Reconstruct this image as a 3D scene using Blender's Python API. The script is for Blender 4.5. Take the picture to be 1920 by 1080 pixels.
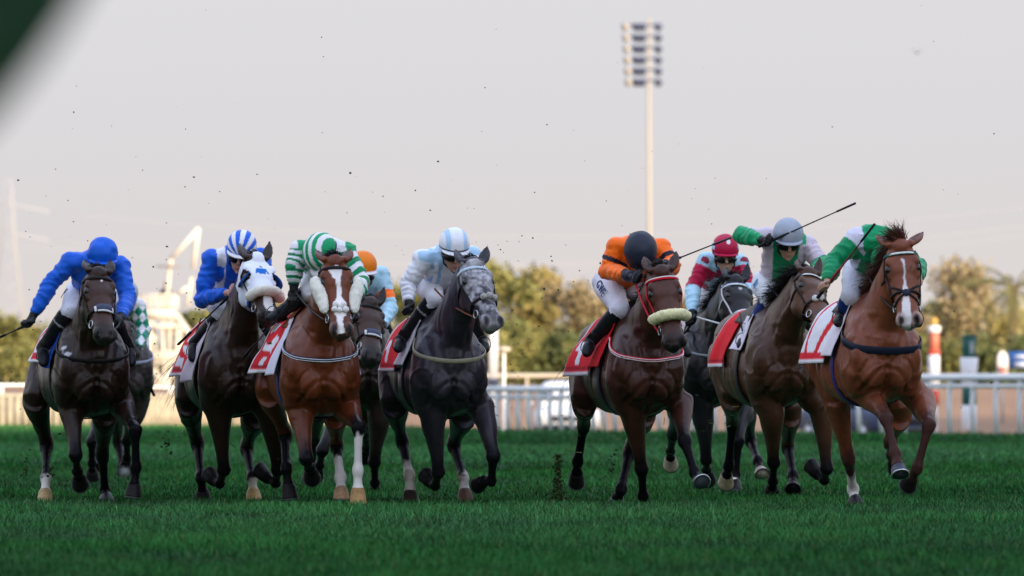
import bpy, bmesh, math, random
import numpy as np
from mathutils import Vector, noise
from mathutils.bvhtree import BVHTree

for _o in list(bpy.data.objects): bpy.data.objects.remove(_o)
SC = bpy.context.scene
COL = SC.collection
rng = np.random.default_rng(7)
random.seed(7)

# ------------------------------------------------------------------ camera, sky, sun, exposure
FPX, HC, HOR = 16000.0, 0.8, 735.0            # focal length in photo pixels, lens height, horizon row
cam_d = bpy.data.cameras.new('camera'); cam = bpy.data.objects.new('camera', cam_d); COL.objects.link(cam)
cam.location = (0, 0, HC); cam.rotation_euler = (math.radians(90), 0, 0)
cam_d.sensor_width = 36; cam_d.lens = FPX / 1920 * 36; cam_d.shift_y = (HOR - 540) / 1920
cam_d.clip_start = 0.3; cam_d.clip_end = 6000
cam_d.dof.use_dof = True; cam_d.dof.focus_distance = 59.5; cam_d.dof.aperture_fstop = 300 / 54.0
SC.camera = cam

SUN_EL, SUN_AZ = math.radians(11), math.radians(135)   # azimuth clockwise from +Y (view direction): behind right
W = bpy.data.worlds.new('World'); SC.world = W; W.use_nodes = True
nt = W.node_tree; nt.nodes.clear()
sky = nt.nodes.new('ShaderNodeTexSky'); sky.sky_type = 'NISHITA'; sky.sun_disc = False
sky.sun_elevation = SUN_EL; sky.sun_rotation = SUN_AZ; sky.dust_density = 4.0; sky.air_density = 1.0; sky.ozone_density = 2.0
hs = nt.nodes.new('ShaderNodeHueSaturation'); hs.inputs['Saturation'].default_value = 0.18
mx = nt.nodes.new('ShaderNodeMix'); mx.data_type = 'RGBA'; mx.inputs[0].default_value = 0.72
mx.inputs[7].default_value = (5.15, 5.05, 5.25, 1)      # thick pale dust haze evens the sky out
bg = nt.nodes.new('ShaderNodeBackground'); bg.inputs['Strength'].default_value = 0.0915
ow = nt.nodes.new('ShaderNodeOutputWorld')
nt.links.new(sky.outputs[0], hs.inputs['Color']); nt.links.new(hs.outputs[0], mx.inputs[6])
tcw = nt.nodes.new('ShaderNodeTexCoord'); sx = nt.nodes.new('ShaderNodeSeparateXYZ'); mr = nt.nodes.new('ShaderNodeMapRange')   # overhead sky brightened and tinted blue, added to light silks and coat tops
mr.inputs[1].default_value = .14; mr.inputs[2].default_value = .75; mr.inputs[3].default_value = 0.0; mr.inputs[4].default_value = 1.0; mr.interpolation_type = 'SMOOTHSTEP'
hz = nt.nodes.new('ShaderNodeMapRange'); hz.inputs[1].default_value = .0; hz.inputs[2].default_value = .04; hz.interpolation_type = 'SMOOTHSTEP'; nt.links.new(sx.outputs[2], hz.inputs[0])
hc_ = nt.nodes.new('ShaderNodeMix'); hc_.data_type = 'RGBA'; hc_.inputs[6].default_value = (1.07, 1.0, .93, 1); hc_.inputs[7].default_value = (1, 1, 1, 1); nt.links.new(hz.outputs[0], hc_.inputs[0])
zc = nt.nodes.new('ShaderNodeMix'); zc.data_type = 'RGBA'; nt.links.new(hc_.outputs[2], zc.inputs[6]); zc.inputs[7].default_value = (1.5, 1.8, 2.35, 1)
ml = nt.nodes.new('ShaderNodeMix'); ml.data_type = 'RGBA'; ml.blend_type = 'MULTIPLY'; ml.inputs[0].default_value = 1; nt.links.new(tcw.outputs['Generated'], sx.inputs[0]); nt.links.new(sx.outputs[2], mr.inputs[0]); nt.links.new(mr.outputs[0], zc.inputs[0]); nt.links.new(zc.outputs[2], ml.inputs[7])
nt.links.new(mx.outputs[2], ml.inputs[6]); nt.links.new(ml.outputs[2], bg.inputs[0]); nt.links.new(bg.outputs[0], ow.inputs[0])
sun_d = bpy.data.lights.new('sun', 'SUN'); sun_d.energy = 5.0; sun_d.angle = math.radians(0.6); sun_d.color = (1.0, .80, .56)
sun = bpy.data.objects.new('sun', sun_d); COL.objects.link(sun)
_sd = Vector((math.sin(SUN_AZ) * math.cos(SUN_EL), math.cos(SUN_AZ) * math.cos(SUN_EL), math.sin(SUN_EL)))
sun.rotation_euler = _sd.to_track_quat('Z', 'Y').to_euler(); sun.location = (60, -60, 80)
SC.view_settings.view_transform = 'Standard'; SC.view_settings.look = 'None'
SC.view_settings.exposure = 1.0; SC.view_settings.gamma = 1.0
SC.cycles.max_bounces = 6; SC.cycles.diffuse_bounces = 3; SC.cycles.glossy_bounces = 3

# ------------------------------------------------------------------ helpers
def V(*a): return np.array(a, float)
UP = np.array((0, 0, 1.0))
def nrm(v):
    v = np.asarray(v, float); l = np.linalg.norm(v); return v / l if l > 1e-9 else v
def at(px, py, d): return V((px - 960) * d / FPX, d, HC - (py - HOR) * d / FPX)
def lerp(a, b, t): return a + (b - a) * t
def sstep(x, a, b):
    t = np.clip((x - a) / (b - a), 0, 1); return t * t * (3 - 2 * t)

class MB:
    """collects geometry for one mesh"""
    def __init__(s): s.v = []; s.f = []; s.c = []; s.n = 0
    def add(s, v, f, c=None):
        v = np.asarray(v, float).reshape(-1, 3); s.v.append(v)
        s.f += [tuple(int(i) + s.n for i in q) for q in f]
        s.c.append(np.tile(np.array((1, 1, 1) if c is None else c, float), (len(v), 1)) if np.ndim(c) != 2 else np.asarray(c, float))
        s.n += len(v); return s
    def loft(s, C, rx, ry, lat=None, n=14, egg=None, p=2.0, c=None, cap=True, close=False):
        C = np.asarray(C, float); k = len(C)
        rx = np.broadcast_to(rx, (k,)); ry = np.broadcast_to(ry, (k,))
        if close: T = np.roll(C, -1, 0) - np.roll(C, 1, 0)
        else: T = np.gradient(C, axis=0)
        out = []
        pt = lat is None
        if pt:
            a0 = V(0, 0, 1) if abs(nrm(T[0])[2]) < .9 else V(1, 0, 0)
            lat = np.cross(nrm(T[0]), a0)
        lat = np.asarray(lat, float)
        th = np.linspace(0, 2 * np.pi, n, endpoint=False); co, si = np.cos(th), np.sin(th)
        cs = np.sign(co) * np.abs(co) ** (2 / p); ss = np.sign(si) * np.abs(si) ** (2 / p)
        prev = None
        for i in range(k):
            t = nrm(T[i]); l = lat[i] if lat.ndim == 2 else (prev if pt and prev is not None else lat)
            l = nrm(l - t * np.dot(l, t)); o = nrm(np.cross(t, l)); prev = l
            w = 1 - (0 if egg is None else np.broadcast_to(egg, (k,))[i]) * ss
            out.append(C[i] + np.outer(cs * w * rx[i], l) + np.outer(ss * ry[i], o))
        out = np.concatenate(out); f = []
        for i in range(k if close else k - 1):
            a, b = i * n, ((i + 1) % k) * n
            for j in range(n): f.append((a + j, a + (j + 1) % n, b + (j + 1) % n, b + j))
        if cap and not close:
            f.append(tuple(range(n - 1, -1, -1))); f.append(tuple(range((k - 1) * n, k * n)))
        return s.add(out, f, c)
    def ball(s, c, r, ax=None, n=14, col=None):
        r = np.broadcast_to(np.asarray(r, float), (3,)); ax = np.eye(3) if ax is None else np.asarray([nrm(q) for q in ax])
        m = n // 2; v = []; f = []
        for i in range(1, m):
            a = math.pi * i / m
            for j in range(n):
                b = 2 * math.pi * j / n
                v.append((math.sin(a) * math.cos(b), math.sin(a) * math.sin(b), math.cos(a)))
        v += [(0, 0, 1), (0, 0, -1)]; q = len(v)
        for i in range(m - 2):
            for j in range(n): f.append((i * n + j, (i + 1) * n + j, (i + 1) * n + (j + 1) % n, i * n + (j + 1) % n))
        for j in range(n):
            f.append((q - 2, j, (j + 1) % n)); b = (m - 2) * n; f.append((q - 1, b + (j + 1) % n, b + j))
        return s.add((np.array(v) * r) @ ax + np.asarray(c), f, col)
    def box(s, c, size, ax=None, col=None):
        ax = np.eye(3) if ax is None else np.asarray([nrm(q) for q in ax]); h = np.asarray(size, float) / 2
        v = np.array([(x, y, z) for x in (-1, 1) for y in (-1, 1) for z in (-1, 1)]) * h
        f = [(0, 1, 3, 2), (4, 6, 7, 5), (0, 4, 5, 1), (2, 3, 7, 6), (0, 2, 6, 4), (1, 5, 7, 3)]
        return s.add(v @ ax + np.asarray(c), f, col)
    def tube(s, P, r, n=8, c=None): return s.loft(P, r, r, n=n, c=c)
    def arr(s): return np.concatenate(s.v), s.f, np.concatenate(s.c)

def mesh_from(name, v, f, col=None, smooth=True):
    me = bpy.data.meshes.new(name); me.from_pydata([tuple(q) for q in v], [], f)
    if col is not None:
        a = me.color_attributes.new('Col', 'FLOAT_COLOR', 'POINT')
        a.data.foreach_set('color', (col if np.shape(col)[1] == 4 else np.c_[col, np.ones(len(col))]).astype(np.float32).ravel())
    if smooth: me.polygons.foreach_set('use_smooth', np.ones(len(me.polygons), bool))
    me.update(); return me
LOC = {}
def obj(name, src, mat, parent=None, loc=None, smooth=True):
    """one mesh object from world-space geometry; origin at LOC (its own base, or its thing's)"""
    v, f, c = src.arr() if isinstance(src, MB) else src
    if parent is not None: base = LOC[parent.name]
    else: base = V(0, 0, 0) if loc is None else np.asarray(loc, float)
    me = mesh_from(name, v - base, f, c, smooth)
    o = bpy.data.objects.new(name, me); COL.objects.link(o)
    for m in (mat if isinstance(mat, (list, tuple)) else [mat]): me.materials.append(m)
    LOC[o.name] = base
    if parent is not None: o.parent = parent
    else: o.location = base
    return o
def thing(name, loc, label, cat, group=None):
    o = bpy.data.objects.new(name, None); COL.objects.link(o); o.empty_display_size = .2
    o.location = tuple(loc); LOC[o.name] = np.asarray(loc, float); tag(o, label, cat, group); return o
def tag(o, label, cat=None, group=None, kind=None):
    if label: o['label'] = label
    if cat: o['category'] = cat
    if group: o['group'] = group
    if kind: o['kind'] = kind
    return o

def remesh(mb, voxel, it=5, fac=.5):
    v, f, _ = mb.arr(); me = bpy.data.meshes.new('tmp'); me.from_pydata([tuple(q) for q in v], [], f)
    bm = bmesh.new(); bm.from_mesh(me); bmesh.ops.recalc_face_normals(bm, faces=bm.faces); bm.to_mesh(me); bm.free()
    o = bpy.data.objects.new('tmp', me); COL.objects.link(o)
    r = o.modifiers.new('r', 'REMESH'); r.mode = 'VOXEL'; r.voxel_size = voxel; r.use_smooth_shade = True
    sm = o.modifiers.new('s', 'SMOOTH'); sm.factor = fac; sm.iterations = it
    dg = bpy.context.evaluated_depsgraph_get(); ev = o.evaluated_get(dg); m2 = ev.to_mesh()
    n = len(m2.vertices); V2 = np.empty(n * 3); m2.vertices.foreach_get('co', V2)
    N2 = np.empty(n * 3); m2.vertices.foreach_get('normal', N2)
    nl = len(m2.loops); L = np.empty(nl, np.int32); m2.loops.foreach_get('vertex_index', L)
    np_ = len(m2.polygons); S = np.empty(np_, np.int32); m2.polygons.foreach_get('loop_start', S)
    if nl == np_ * 4: F = L.reshape(-1, 4)
    else: F = [tuple(L[a:b]) for a, b in zip(S, list(S[1:]) + [nl])]
    ev.to_mesh_clear(); bpy.data.objects.remove(o); bpy.data.meshes.remove(me)
    return V2.reshape(-1, 3), F, N2.reshape(-1, 3)
def flist(F): return F.tolist() if isinstance(F, np.ndarray) else F

def vnoise(P, s, seed=0.0):
    """cheap smooth value noise in [-1,1] on an array of points"""
    Q = np.asarray(P) * s + seed * 17.31; I = np.floor(Q).astype(np.int64); Fr = Q - I; Fr = Fr * Fr * (3 - 2 * Fr); out = 0
    def h(i, j, k):
        x = (i * 73856093) ^ (j * 19349663) ^ (k * 83492791); x = (x ^ (x >> 13)) * 1274126177; return ((x ^ (x >> 16)) & 0xffff) / 32767.5 - 1
    for a in (0, 1):
        for b in (0, 1):
            for c in (0, 1):
                w = (Fr[:, 0] if a else 1 - Fr[:, 0]) * (Fr[:, 1] if b else 1 - Fr[:, 1]) * (Fr[:, 2] if c else 1 - Fr[:, 2])
                out = out + w * h(I[:, 0] + a, I[:, 1] + b, I[:, 2] + c)
    return out

# ------------------------------------------------------------------ materials
def mat(name, col=(.5, .5, .5), rough=.5, spec=.5, attr=False, var=.0, vscale=20, bump=0., bscale=60, metal=0., sheen=0., stretch=None, coat=0., rvar=0., trans=0.):
    m = bpy.data.materials.new(name); m.use_nodes = True; t = m.node_tree; b = t.nodes['Principled BSDF']
    b.inputs['Roughness'].default_value = rough; b.inputs['Specular IOR Level'].default_value = spec
    b.inputs['Metallic'].default_value = metal; b.inputs['Sheen Weight'].default_value = sheen; b.inputs['Coat Weight'].default_value = coat
    tc = t.nodes.new('ShaderNodeTexCoord'); mp = t.nodes.new('ShaderNodeMapping')
    t.links.new(tc.outputs['Object'], mp.inputs[0])
    if stretch: mp.inputs['Scale'].default_value = stretch
    src = None
    if attr:
        a = t.nodes.new('ShaderNodeAttribute'); a.attribute_name = 'Col'; src = a.outputs['Color']
    if var > 0:
        n = t.nodes.new('ShaderNodeTexNoise'); n.inputs['Scale'].default_value = vscale; n.inputs['Detail'].default_value = 5
        t.links.new(mp.outputs[0], n.inputs[0])
        r = t.nodes.new('ShaderNodeMapRange'); r.inputs[1].default_value = .25; r.inputs[2].default_value = .75
        r.inputs[3].default_value = 1 - var; r.inputs[4].default_value = 1 + var
        t.links.new(n.outputs[0], r.inputs[0])
        mu = t.nodes.new('ShaderNodeMix'); mu.data_type = 'RGBA'; mu.blend_type = 'MULTIPLY'; mu.inputs[0].default_value = 1
        if src is not None: t.links.new(src, mu.inputs[6])
        else: mu.inputs[6].default_value = (*col, 1)
        t.links.new(r.outputs[0], mu.inputs[7]); src = mu.outputs[2]
        if rvar > 0:
            r2 = t.nodes.new('ShaderNodeMapRange'); r2.inputs[3].default_value = rough - rvar; r2.inputs[4].default_value = rough + rvar
            t.links.new(n.outputs[0], r2.inputs[0]); t.links.new(r2.outputs[0], b.inputs['Roughness'])
    if src is not None: t.links.new(src, b.inputs['Base Color'])
    else: b.inputs['Base Color'].default_value = (*col, 1)
    if bump > 0:
        n2 = t.nodes.new('ShaderNodeTexNoise'); n2.inputs['Scale'].default_value = bscale; n2.inputs['Detail'].default_value = 6
        t.links.new(mp.outputs[0], n2.inputs[0])
        bu = t.nodes.new('ShaderNodeBump'); bu.inputs['Strength'].default_value = bump; bu.inputs['Distance'].default_value = .01
        t.links.new(n2.outputs[0], bu.inputs['Height']); t.links.new(bu.outputs[0], b.inputs['Normal'])
    return m
M = {}
def spec_from_alpha(m, k):
    t = m.node_tree; a = next(n for n in t.nodes if n.type == 'ATTRIBUTE'); q = t.nodes.new('ShaderNodeMath'); q.operation = 'MULTIPLY'; q.inputs[1].default_value = k
    t.links.new(a.outputs['Alpha'], q.inputs[0]); t.links.new(q.outputs[0], t.nodes['Principled BSDF'].inputs['Specular IOR Level'])
M['coat'] = mat('horse coat', attr=True, rough=.34, spec=.10, var=.22, vscale=9, bump=.35, bscale=34, stretch=(1, 1, .45), rvar=.12)
spec_from_alpha(M['coat'], .24)
M['hoof'] = mat('hoof horn', attr=True, rough=.45, spec=.12, var=.25, vscale=40, bump=.2, bscale=60)
M['dullsteel'] = mat('dull steel', (.06, .06, .065), .5, metal=.6)  # same shoe steel, darker and less metallic; also used for stirrups
M['shoe'] = mat('steel shoe', (.55, .55, .57), .3, metal=1)
M['hair'] = mat('horse hair', attr=True, rough=.5, spec=.1, var=.3, vscale=60)
M['eye'] = mat('eye', (.006, .0045, .004), .10, .5)
M['leather'] = mat('leather', attr=True, rough=.42, spec=.11, var=.2, vscale=50)
M['metal'] = mat('bit steel', (.45, .45, .47), .35, metal=1)
M['fleece'] = mat('sheepskin', attr=True, rough=.95, spec=.05, var=.12, vscale=120, bump=1., bscale=260, sheen=.3)
M['cloth'] = mat('saddle cloth', attr=True, rough=.8, spec=.2, var=.06, vscale=30, bump=.3, bscale=200)
M['silk'] = mat('racing silk', attr=True, rough=.42, spec=.16, var=.07, vscale=14, bump=.35, bscale=26, sheen=.15)
M['breech'] = mat('breeches', attr=True, rough=.6, spec=.25, var=.05, vscale=20, bump=.3, bscale=24)
M['boot'] = mat('boot leather', attr=True, rough=.36, spec=.16, var=.25, vscale=30, bump=.25, bscale=30)
M['skin'] = mat('skin', attr=True, rough=.5, spec=.35, var=.1, vscale=70)
M['helmet'] = mat('helmet silk', attr=True, rough=.45, spec=.2, var=.05, vscale=40, bump=.12, bscale=40)
M['goggle'] = mat('goggles', (.008, .008, .01), .15, .3)
M['whip'] = mat('whip', attr=True, rough=.45, spec=.15, var=.2, vscale=60)
M['white'] = mat('white plastic rail', (.74, .75, .76), .45, .4, var=.08, vscale=3)
M['cream'] = mat('cream paint', (.46, .41, .33), .5, .3, var=.1, vscale=2)
M['paint'] = mat('paint', attr=True, rough=.45, spec=.4, var=.08, vscale=4)
M['leaf'] = mat('leaves', attr=True, rough=.7, spec=.2)
M['bark'] = mat('bark', (.12, .085, .055), .9, .1, var=.3, vscale=6, bump=.6, bscale=12)
M['tower'] = mat('tower paint', (.60, .56, .48), .6, .2, var=.12, vscale=1.5)
M['glass'] = mat('dark glass', (.015, .02, .03), .08, .6)
M['turf'] = mat('turf clod', attr=True, rough=.95, spec=.05)
SKIN = (.42, .235, .165)
def text_mesh(s, size, depth=.002):
    cu = bpy.data.curves.new('t', 'FONT'); cu.body = s; cu.size = size; cu.extrude = depth; cu.align_x = 'CENTER'; cu.align_y = 'CENTER'; o = bpy.data.objects.new('t', cu); COL.objects.link(o)
    dg = bpy.context.evaluated_depsgraph_get(); me = o.evaluated_get(dg).to_mesh(); v = np.array([q.co[:] for q in me.vertices]); f = [tuple(p.vertices) for p in me.polygons]
    o.evaluated_get(dg).to_mesh_clear(); bpy.data.objects.remove(o); return v, f
# ------------------------------------------------------------------ ground
def wave_mat(name, c1, c2, sx, sy, rough=.9, detail=6, thr=(.35, .65), bump=.4, bs=40):
    m = bpy.data.materials.new(name); m.use_nodes = True; t = m.node_tree; b = t.nodes['Principled BSDF']; b.inputs['Roughness'].default_value = rough; b.inputs['Specular IOR Level'].default_value = .15
    tc = t.nodes.new('ShaderNodeTexCoord'); mp = t.nodes.new('ShaderNodeMapping'); mp.inputs['Scale'].default_value = (sx, sy, 1); n = t.nodes.new('ShaderNodeTexNoise'); n.inputs['Scale'].default_value = 1; n.inputs['Detail'].default_value = detail
    r = t.nodes.new('ShaderNodeMapRange'); r.inputs[1].default_value, r.inputs[2].default_value = thr; mx_ = t.nodes.new('ShaderNodeMix'); mx_.data_type = 'RGBA'; mx_.inputs[6].default_value = (*c1, 1); mx_.inputs[7].default_value = (*c2, 1)
    t.links.new(tc.outputs['Object'], mp.inputs[0]); t.links.new(mp.outputs[0], n.inputs[0]); t.links.new(n.outputs[0], r.inputs[0]); t.links.new(r.outputs[0], mx_.inputs[0]); t.links.new(mx_.outputs[2], b.inputs['Base Color'])
    n2 = t.nodes.new('ShaderNodeTexNoise'); n2.inputs['Scale'].default_value = bs; bu = t.nodes.new('ShaderNodeBump'); bu.inputs['Strength'].default_value = bump; bu.inputs['Distance'].default_value = .03; t.links.new(tc.outputs['Object'], n2.inputs[0]); t.links.new(n2.outputs[0], bu.inputs['Height']); t.links.new(bu.outputs[0], b.inputs['Normal']); return m
M['rail_cream'] = mat('weathered cream rail', (.36, .32, .25), .6, .2, var=.3, vscale=5)
M['mast'] = mat('galvanised mast', (.36, .32, .27), .55, .3)
M['soil'] = wave_mat('turf under grass', (.006, .05, .018), (.010, .07, .024), .7, .35)
M['sand'] = wave_mat('sand track', (.22, .13, .078), (.29, .175, .108), .3, .12, bs=6)
M['earth'] = wave_mat('dry ground', (.30, .21, .12), (.22, .17, .08), .05, .05, bs=3)
def grid_obj(name, xs, ys, zf, m, kind='structure'):
    v = [(x, y, zf(x, y)) for y in ys for x in xs]; n = len(xs); f = [(j * n + i, j * n + i + 1, (j + 1) * n + i + 1, (j + 1) * n + i) for j in range(len(ys) - 1) for i in range(n - 1)]
    o = obj(name, (np.array(v), f, None), m); return tag(o, None, kind=kind)
def rail_y(x): return 173 - 1.7 * x
def edge(x): return 201.0 if x < -3 else (201 - 25 * (x + 3) / 3 if x < 0 else 173 - 1.7 * min(x, 40) + 3)
# turf: slopes down past its far edge to the sand, a bank rises beyond it
xs = np.r_[np.linspace(-900, -70, 6), np.linspace(-60, 60, 61), np.linspace(70, 900, 6)]
v = []; f = []; prof = [(-400, 0), (0, 0), (1.0, 0)]
rows = [lambda x: (-500, 0), lambda x: (20, 0), lambda x: (edge(x) - .5, 0), lambda x: (edge(x), 0), lambda x: (edge(x) + 6, -.62)]
V_ = np.array([(x, *r(x)) for r in rows for x in xs]); n = len(xs); F_ = [(j * n + i, j * n + i + 1, (j + 1) * n + i + 1, (j + 1) * n + i) for j in range(len(rows) - 1) for i in range(n - 1)]
tag(obj('turf_track', (V_, F_, None), M['soil']), None, kind='structure')
rows = [lambda x: (edge(x) + 3.5, -.66), lambda x: (edge(x) + 6.2, -.63), lambda x: (275, -.6), lambda x: (283, -.3), lambda x: (300, .35), lambda x: (318, 1.0), lambda x: (330, 1.05)]
V_ = np.array([(x, *r(x)) for r in rows for x in xs]); F_ = [(j * n + i, j * n + i + 1, (j + 1) * n + i + 1, (j + 1) * n + i) for j in range(len(rows) - 1) for i in range(n - 1)]
tag(obj('sand_track', (V_, F_, None), M['sand']), None, kind='structure')
V_ = np.array([(x, y, z) for y, z in ((329, 1.03), (900, 1.03), (5000, 1.0)) for x in (-3000, -800, 0, 800, 3000)]); F_ = [(j * 5 + i, j * 5 + i + 1, (j + 1) * 5 + i + 1, (j + 1) * 5 + i) for j in range(2) for i in range(4)]
tag(obj('ground', (V_, F_, None), M['earth']), None, kind='structure')

# grass blades: mown stripes, clumps and light tips
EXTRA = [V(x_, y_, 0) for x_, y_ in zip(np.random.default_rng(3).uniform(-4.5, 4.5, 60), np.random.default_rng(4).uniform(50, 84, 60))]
def grass():
    r = np.random.default_rng(5); out_v = []; out_c = []
    bands = [(34, 48, 900, 1.0), (48, 64, 620, 1.05), (64, 90, 260, 1.5), (90, 140, 85, 2.4), (140, 205, 26, 4.0)]
    for y0, y1, dens, k in bands:
        wmax = .0625 * y1 + 2.2; n_ = int((y1 - y0) * 2 * wmax * dens); y = r.uniform(y0, y1, n_); x = r.uniform(-1, 1, n_) * (.0625 * y + 2.2)
        P = np.c_[x, y, np.zeros(n_)]; pn = vnoise(P * V(1, .35, 1), .9, 1); pf = vnoise(P * V(1, .5, 1), 3.2, 2); keep = r.random(n_) < .75 + .35 * pf
        P, pn, pf = P[keep], pn[keep], pf[keep]; n_ = len(P)
        lim = np.array([edge(q) for q in P[:, 0]]) if y1 > 150 else np.full(n_, 999.); ok = P[:, 1] < lim - .3; P, pn, pf = P[ok], pn[ok], pf[ok]; n_ = len(P)
        h = (.034 + .028 * r.random(n_) ** 2 + .018 * pf + .012 * pn) * (1 + .12 * (k - 1)); w = .0028 * k * (.7 + .6 * r.random(n_)); an = r.uniform(0, 2 * np.pi, n_); le = r.normal(0, .45, (n_, 2)) * h[:, None]
        sd = np.c_[np.cos(an), np.sin(an) * .4, np.zeros(n_)] * w[:, None]; top = P + np.c_[le, h]; mid = P + np.c_[le * .35, h * .6]
        V5 = np.stack([P - sd, P + sd, mid + sd * .8, mid - sd * .8, top], 1); out_v.append(V5.reshape(-1, 3))
        yy = P[:, 1] + vnoise(P * V(.5, 0, 0), 1, 4) * .8; stripe = np.interp(yy, [34, 43, 46, 51, 53, 60, 63, 68, 72, 80, 86, 92, 98, 122, 130, 150, 160, 205], [.22, .22, .5, .5, .85, .75, .05, .05, .35, .25, -.1, .05, 1, 1, .1, .1, .6, .6])
        pm = vnoise(P * V(1, .25, 1), .35, 6); cc = np.c_[.0165 + .008 * pf + .006 * pm + .021 * stripe, .072 + .032 * pf + .025 * pn + .016 * pm + .052 * stripe, .0175 + .006 * pf + .004 * pm + .024 * stripe]; cc = np.clip(cc, .002, 1) * (.62 + 1.55 * r.random(n_) ** 1.6)[:, None]
        dry = r.random(n_) < .04 + .05 * (vnoise(P * V(1, .5, 1), 1.7, 9) > .35); cc[dry] = np.array((.085, .115, .04)) * (.6 + .7 * r.random(dry.sum()))[:, None]
        torn_shade = np.zeros(n_)  # torn turf, darkened to paint contact shadow under planted hooves; stray divots too
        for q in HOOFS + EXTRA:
            dx = P[:, 0] - q[0]; dy = (P[:, 1] - q[1]) * .45; torn_shade = np.maximum(torn_shade, np.exp(-((dx * dx + dy * dy) ** .5 / .19) ** 2))
        tn = np.clip(torn_shade * (1.15 + .8 * pf), 0, 1); cc = cc * (1 - .92 * tn[:, None]) + np.array((.013, .014, .006)) * .92 * tn[:, None]; h = h * (1 - .55 * tn)
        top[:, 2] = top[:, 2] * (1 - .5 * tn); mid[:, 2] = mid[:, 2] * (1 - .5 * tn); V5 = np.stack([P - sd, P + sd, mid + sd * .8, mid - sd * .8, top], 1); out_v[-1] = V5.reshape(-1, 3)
        out_c.append(np.repeat(cc, 5, 0))
    Vt = np.concatenate(out_v); Ct = np.concatenate(out_c); nb = len(Vt) // 5; b = np.arange(nb) * 5
    quads = np.c_[b, b + 1, b + 2, b + 3]; tris = np.c_[b + 3, b + 2, b + 4]
    me = bpy.data.meshes.new('grass'); me.vertices.add(len(Vt)); me.vertices.foreach_set('co', Vt.astype(np.float32).ravel())
    me.loops.add(nb * 7); me.polygons.add(nb * 2); li = np.concatenate([quads.ravel(), tris.ravel()]).astype(np.int32); me.loops.foreach_set('vertex_index', li)
    me.polygons.foreach_set('loop_start', np.r_[np.arange(nb) * 4, nb * 4 + np.arange(nb) * 3].astype(np.int32)); me.polygons.foreach_set('loop_total', np.r_[np.full(nb, 4), np.full(nb, 3)].astype(np.int32))
    a = me.color_attributes.new('Col', 'FLOAT_COLOR', 'POINT'); a.data.foreach_set('color', np.c_[Ct, np.ones(len(Ct))].astype(np.float32).ravel()); me.update(); me.validate()
    o = bpy.data.objects.new('grass', me); COL.objects.link(o); me.materials.append(M['blade']); tag(o, 'short green turf grass covering the whole track', 'grass', kind='stuff')
M['blade'] = mat('grass blades', attr=True, rough=.7, spec=.03)

# ------------------------------------------------------------------ rails
def rail(name, pts, hf, step, m, label, rr=.05, wp=.035, low=None, lean=0., maxp=70, group=None):
    P = np.array(pts, float); L = np.r_[0, np.cumsum(np.linalg.norm(np.diff(P, axis=0), axis=1))]; tot = L[-1]
    pos = lambda s: np.array([np.interp(s, L, P[:, j]) for j in range(3)]); mid = pos(tot / 2); root = thing(name, mid, label, 'rail', group)
    hq = hf if callable(hf) else (lambda q: hf)
    C = np.array([pos(s) + UP * hq(pos(s)[0]) for s in np.linspace(0, tot, max(12, int(tot / 1.5)))]); t = MB(); t.loft(C, rr * .8, rr, V(0, 0, 1), n=12, p=2.6); obj('top_rail', t, m, root)
    if low: t = MB(); t.loft(C - UP * low, rr * .6, rr * .6, V(0, 0, 1), n=8); obj('lower_rail', t, m, root)
    s = step * .5; k = 0
    while s < tot and k < maxp:
        b = pos(s); h = hq(b[0]); t = MB(); tg = nrm(pos(min(s + .2, tot)) - pos(max(s - .2, 0))); sd = nrm(np.cross(tg, UP)); sd = sd if sd[1] < 0 else -sd
        o_ = -sd * lean; t.loft([b - UP * .05 + sd * 0, b + UP * h * .5 + sd * lean * .25, b + UP * h * .82 + sd * lean * .1, b + UP * h * .95 - sd * 0, b + UP * (h - rr * .8)], wp, wp * 1.3, nrm(tg), n=10, p=3); obj('post', t, m, root); s += step if not (step == .42 and b[0] > 4.6) else .78; k += 1
    return root
rx_ = np.linspace(-.6, 9.6, 40); pr = [(x, rail_y(x), 0) for x in rx_] + [(12, 152, 0), (16, 144, 0)]
rail('running_rail', pr, lambda q: .86 + .21 * float(sstep(q, 2.5, 7.5)), .42, M['white'], 'white plastic running rail with slim posts along the right-hand bend', .075, .036, low=.16, lean=.16)
bl = [(x, 262 + .02 * x, -.6) for x in np.linspace(-3, 22, 20)]
rail('running_rail', bl, 1.9, 2.3, M['cream'], 'cream sunlit rail on the far side of the sand track', .085, .05)
lf = [(-14.5, 190, 0), (-12, 196, 0), (-9.5, 203, 0), (-6.5, 216, 0), (-3.5, 232, -.1)]
rail('running_rail', lf, .72, .461, M['rail_cream'], 'sunlit cream rail with closely crowded posts on the left', .06, .075, lean=0, maxp=95)
rail('running_rail', [(-16, 214, 0), (-11, 222, 0), (-5, 236, -.2)], .98, 2.2, M['white'], 'thin grey-white rail above the crowded cream posts on the left', .045, .04)

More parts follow.
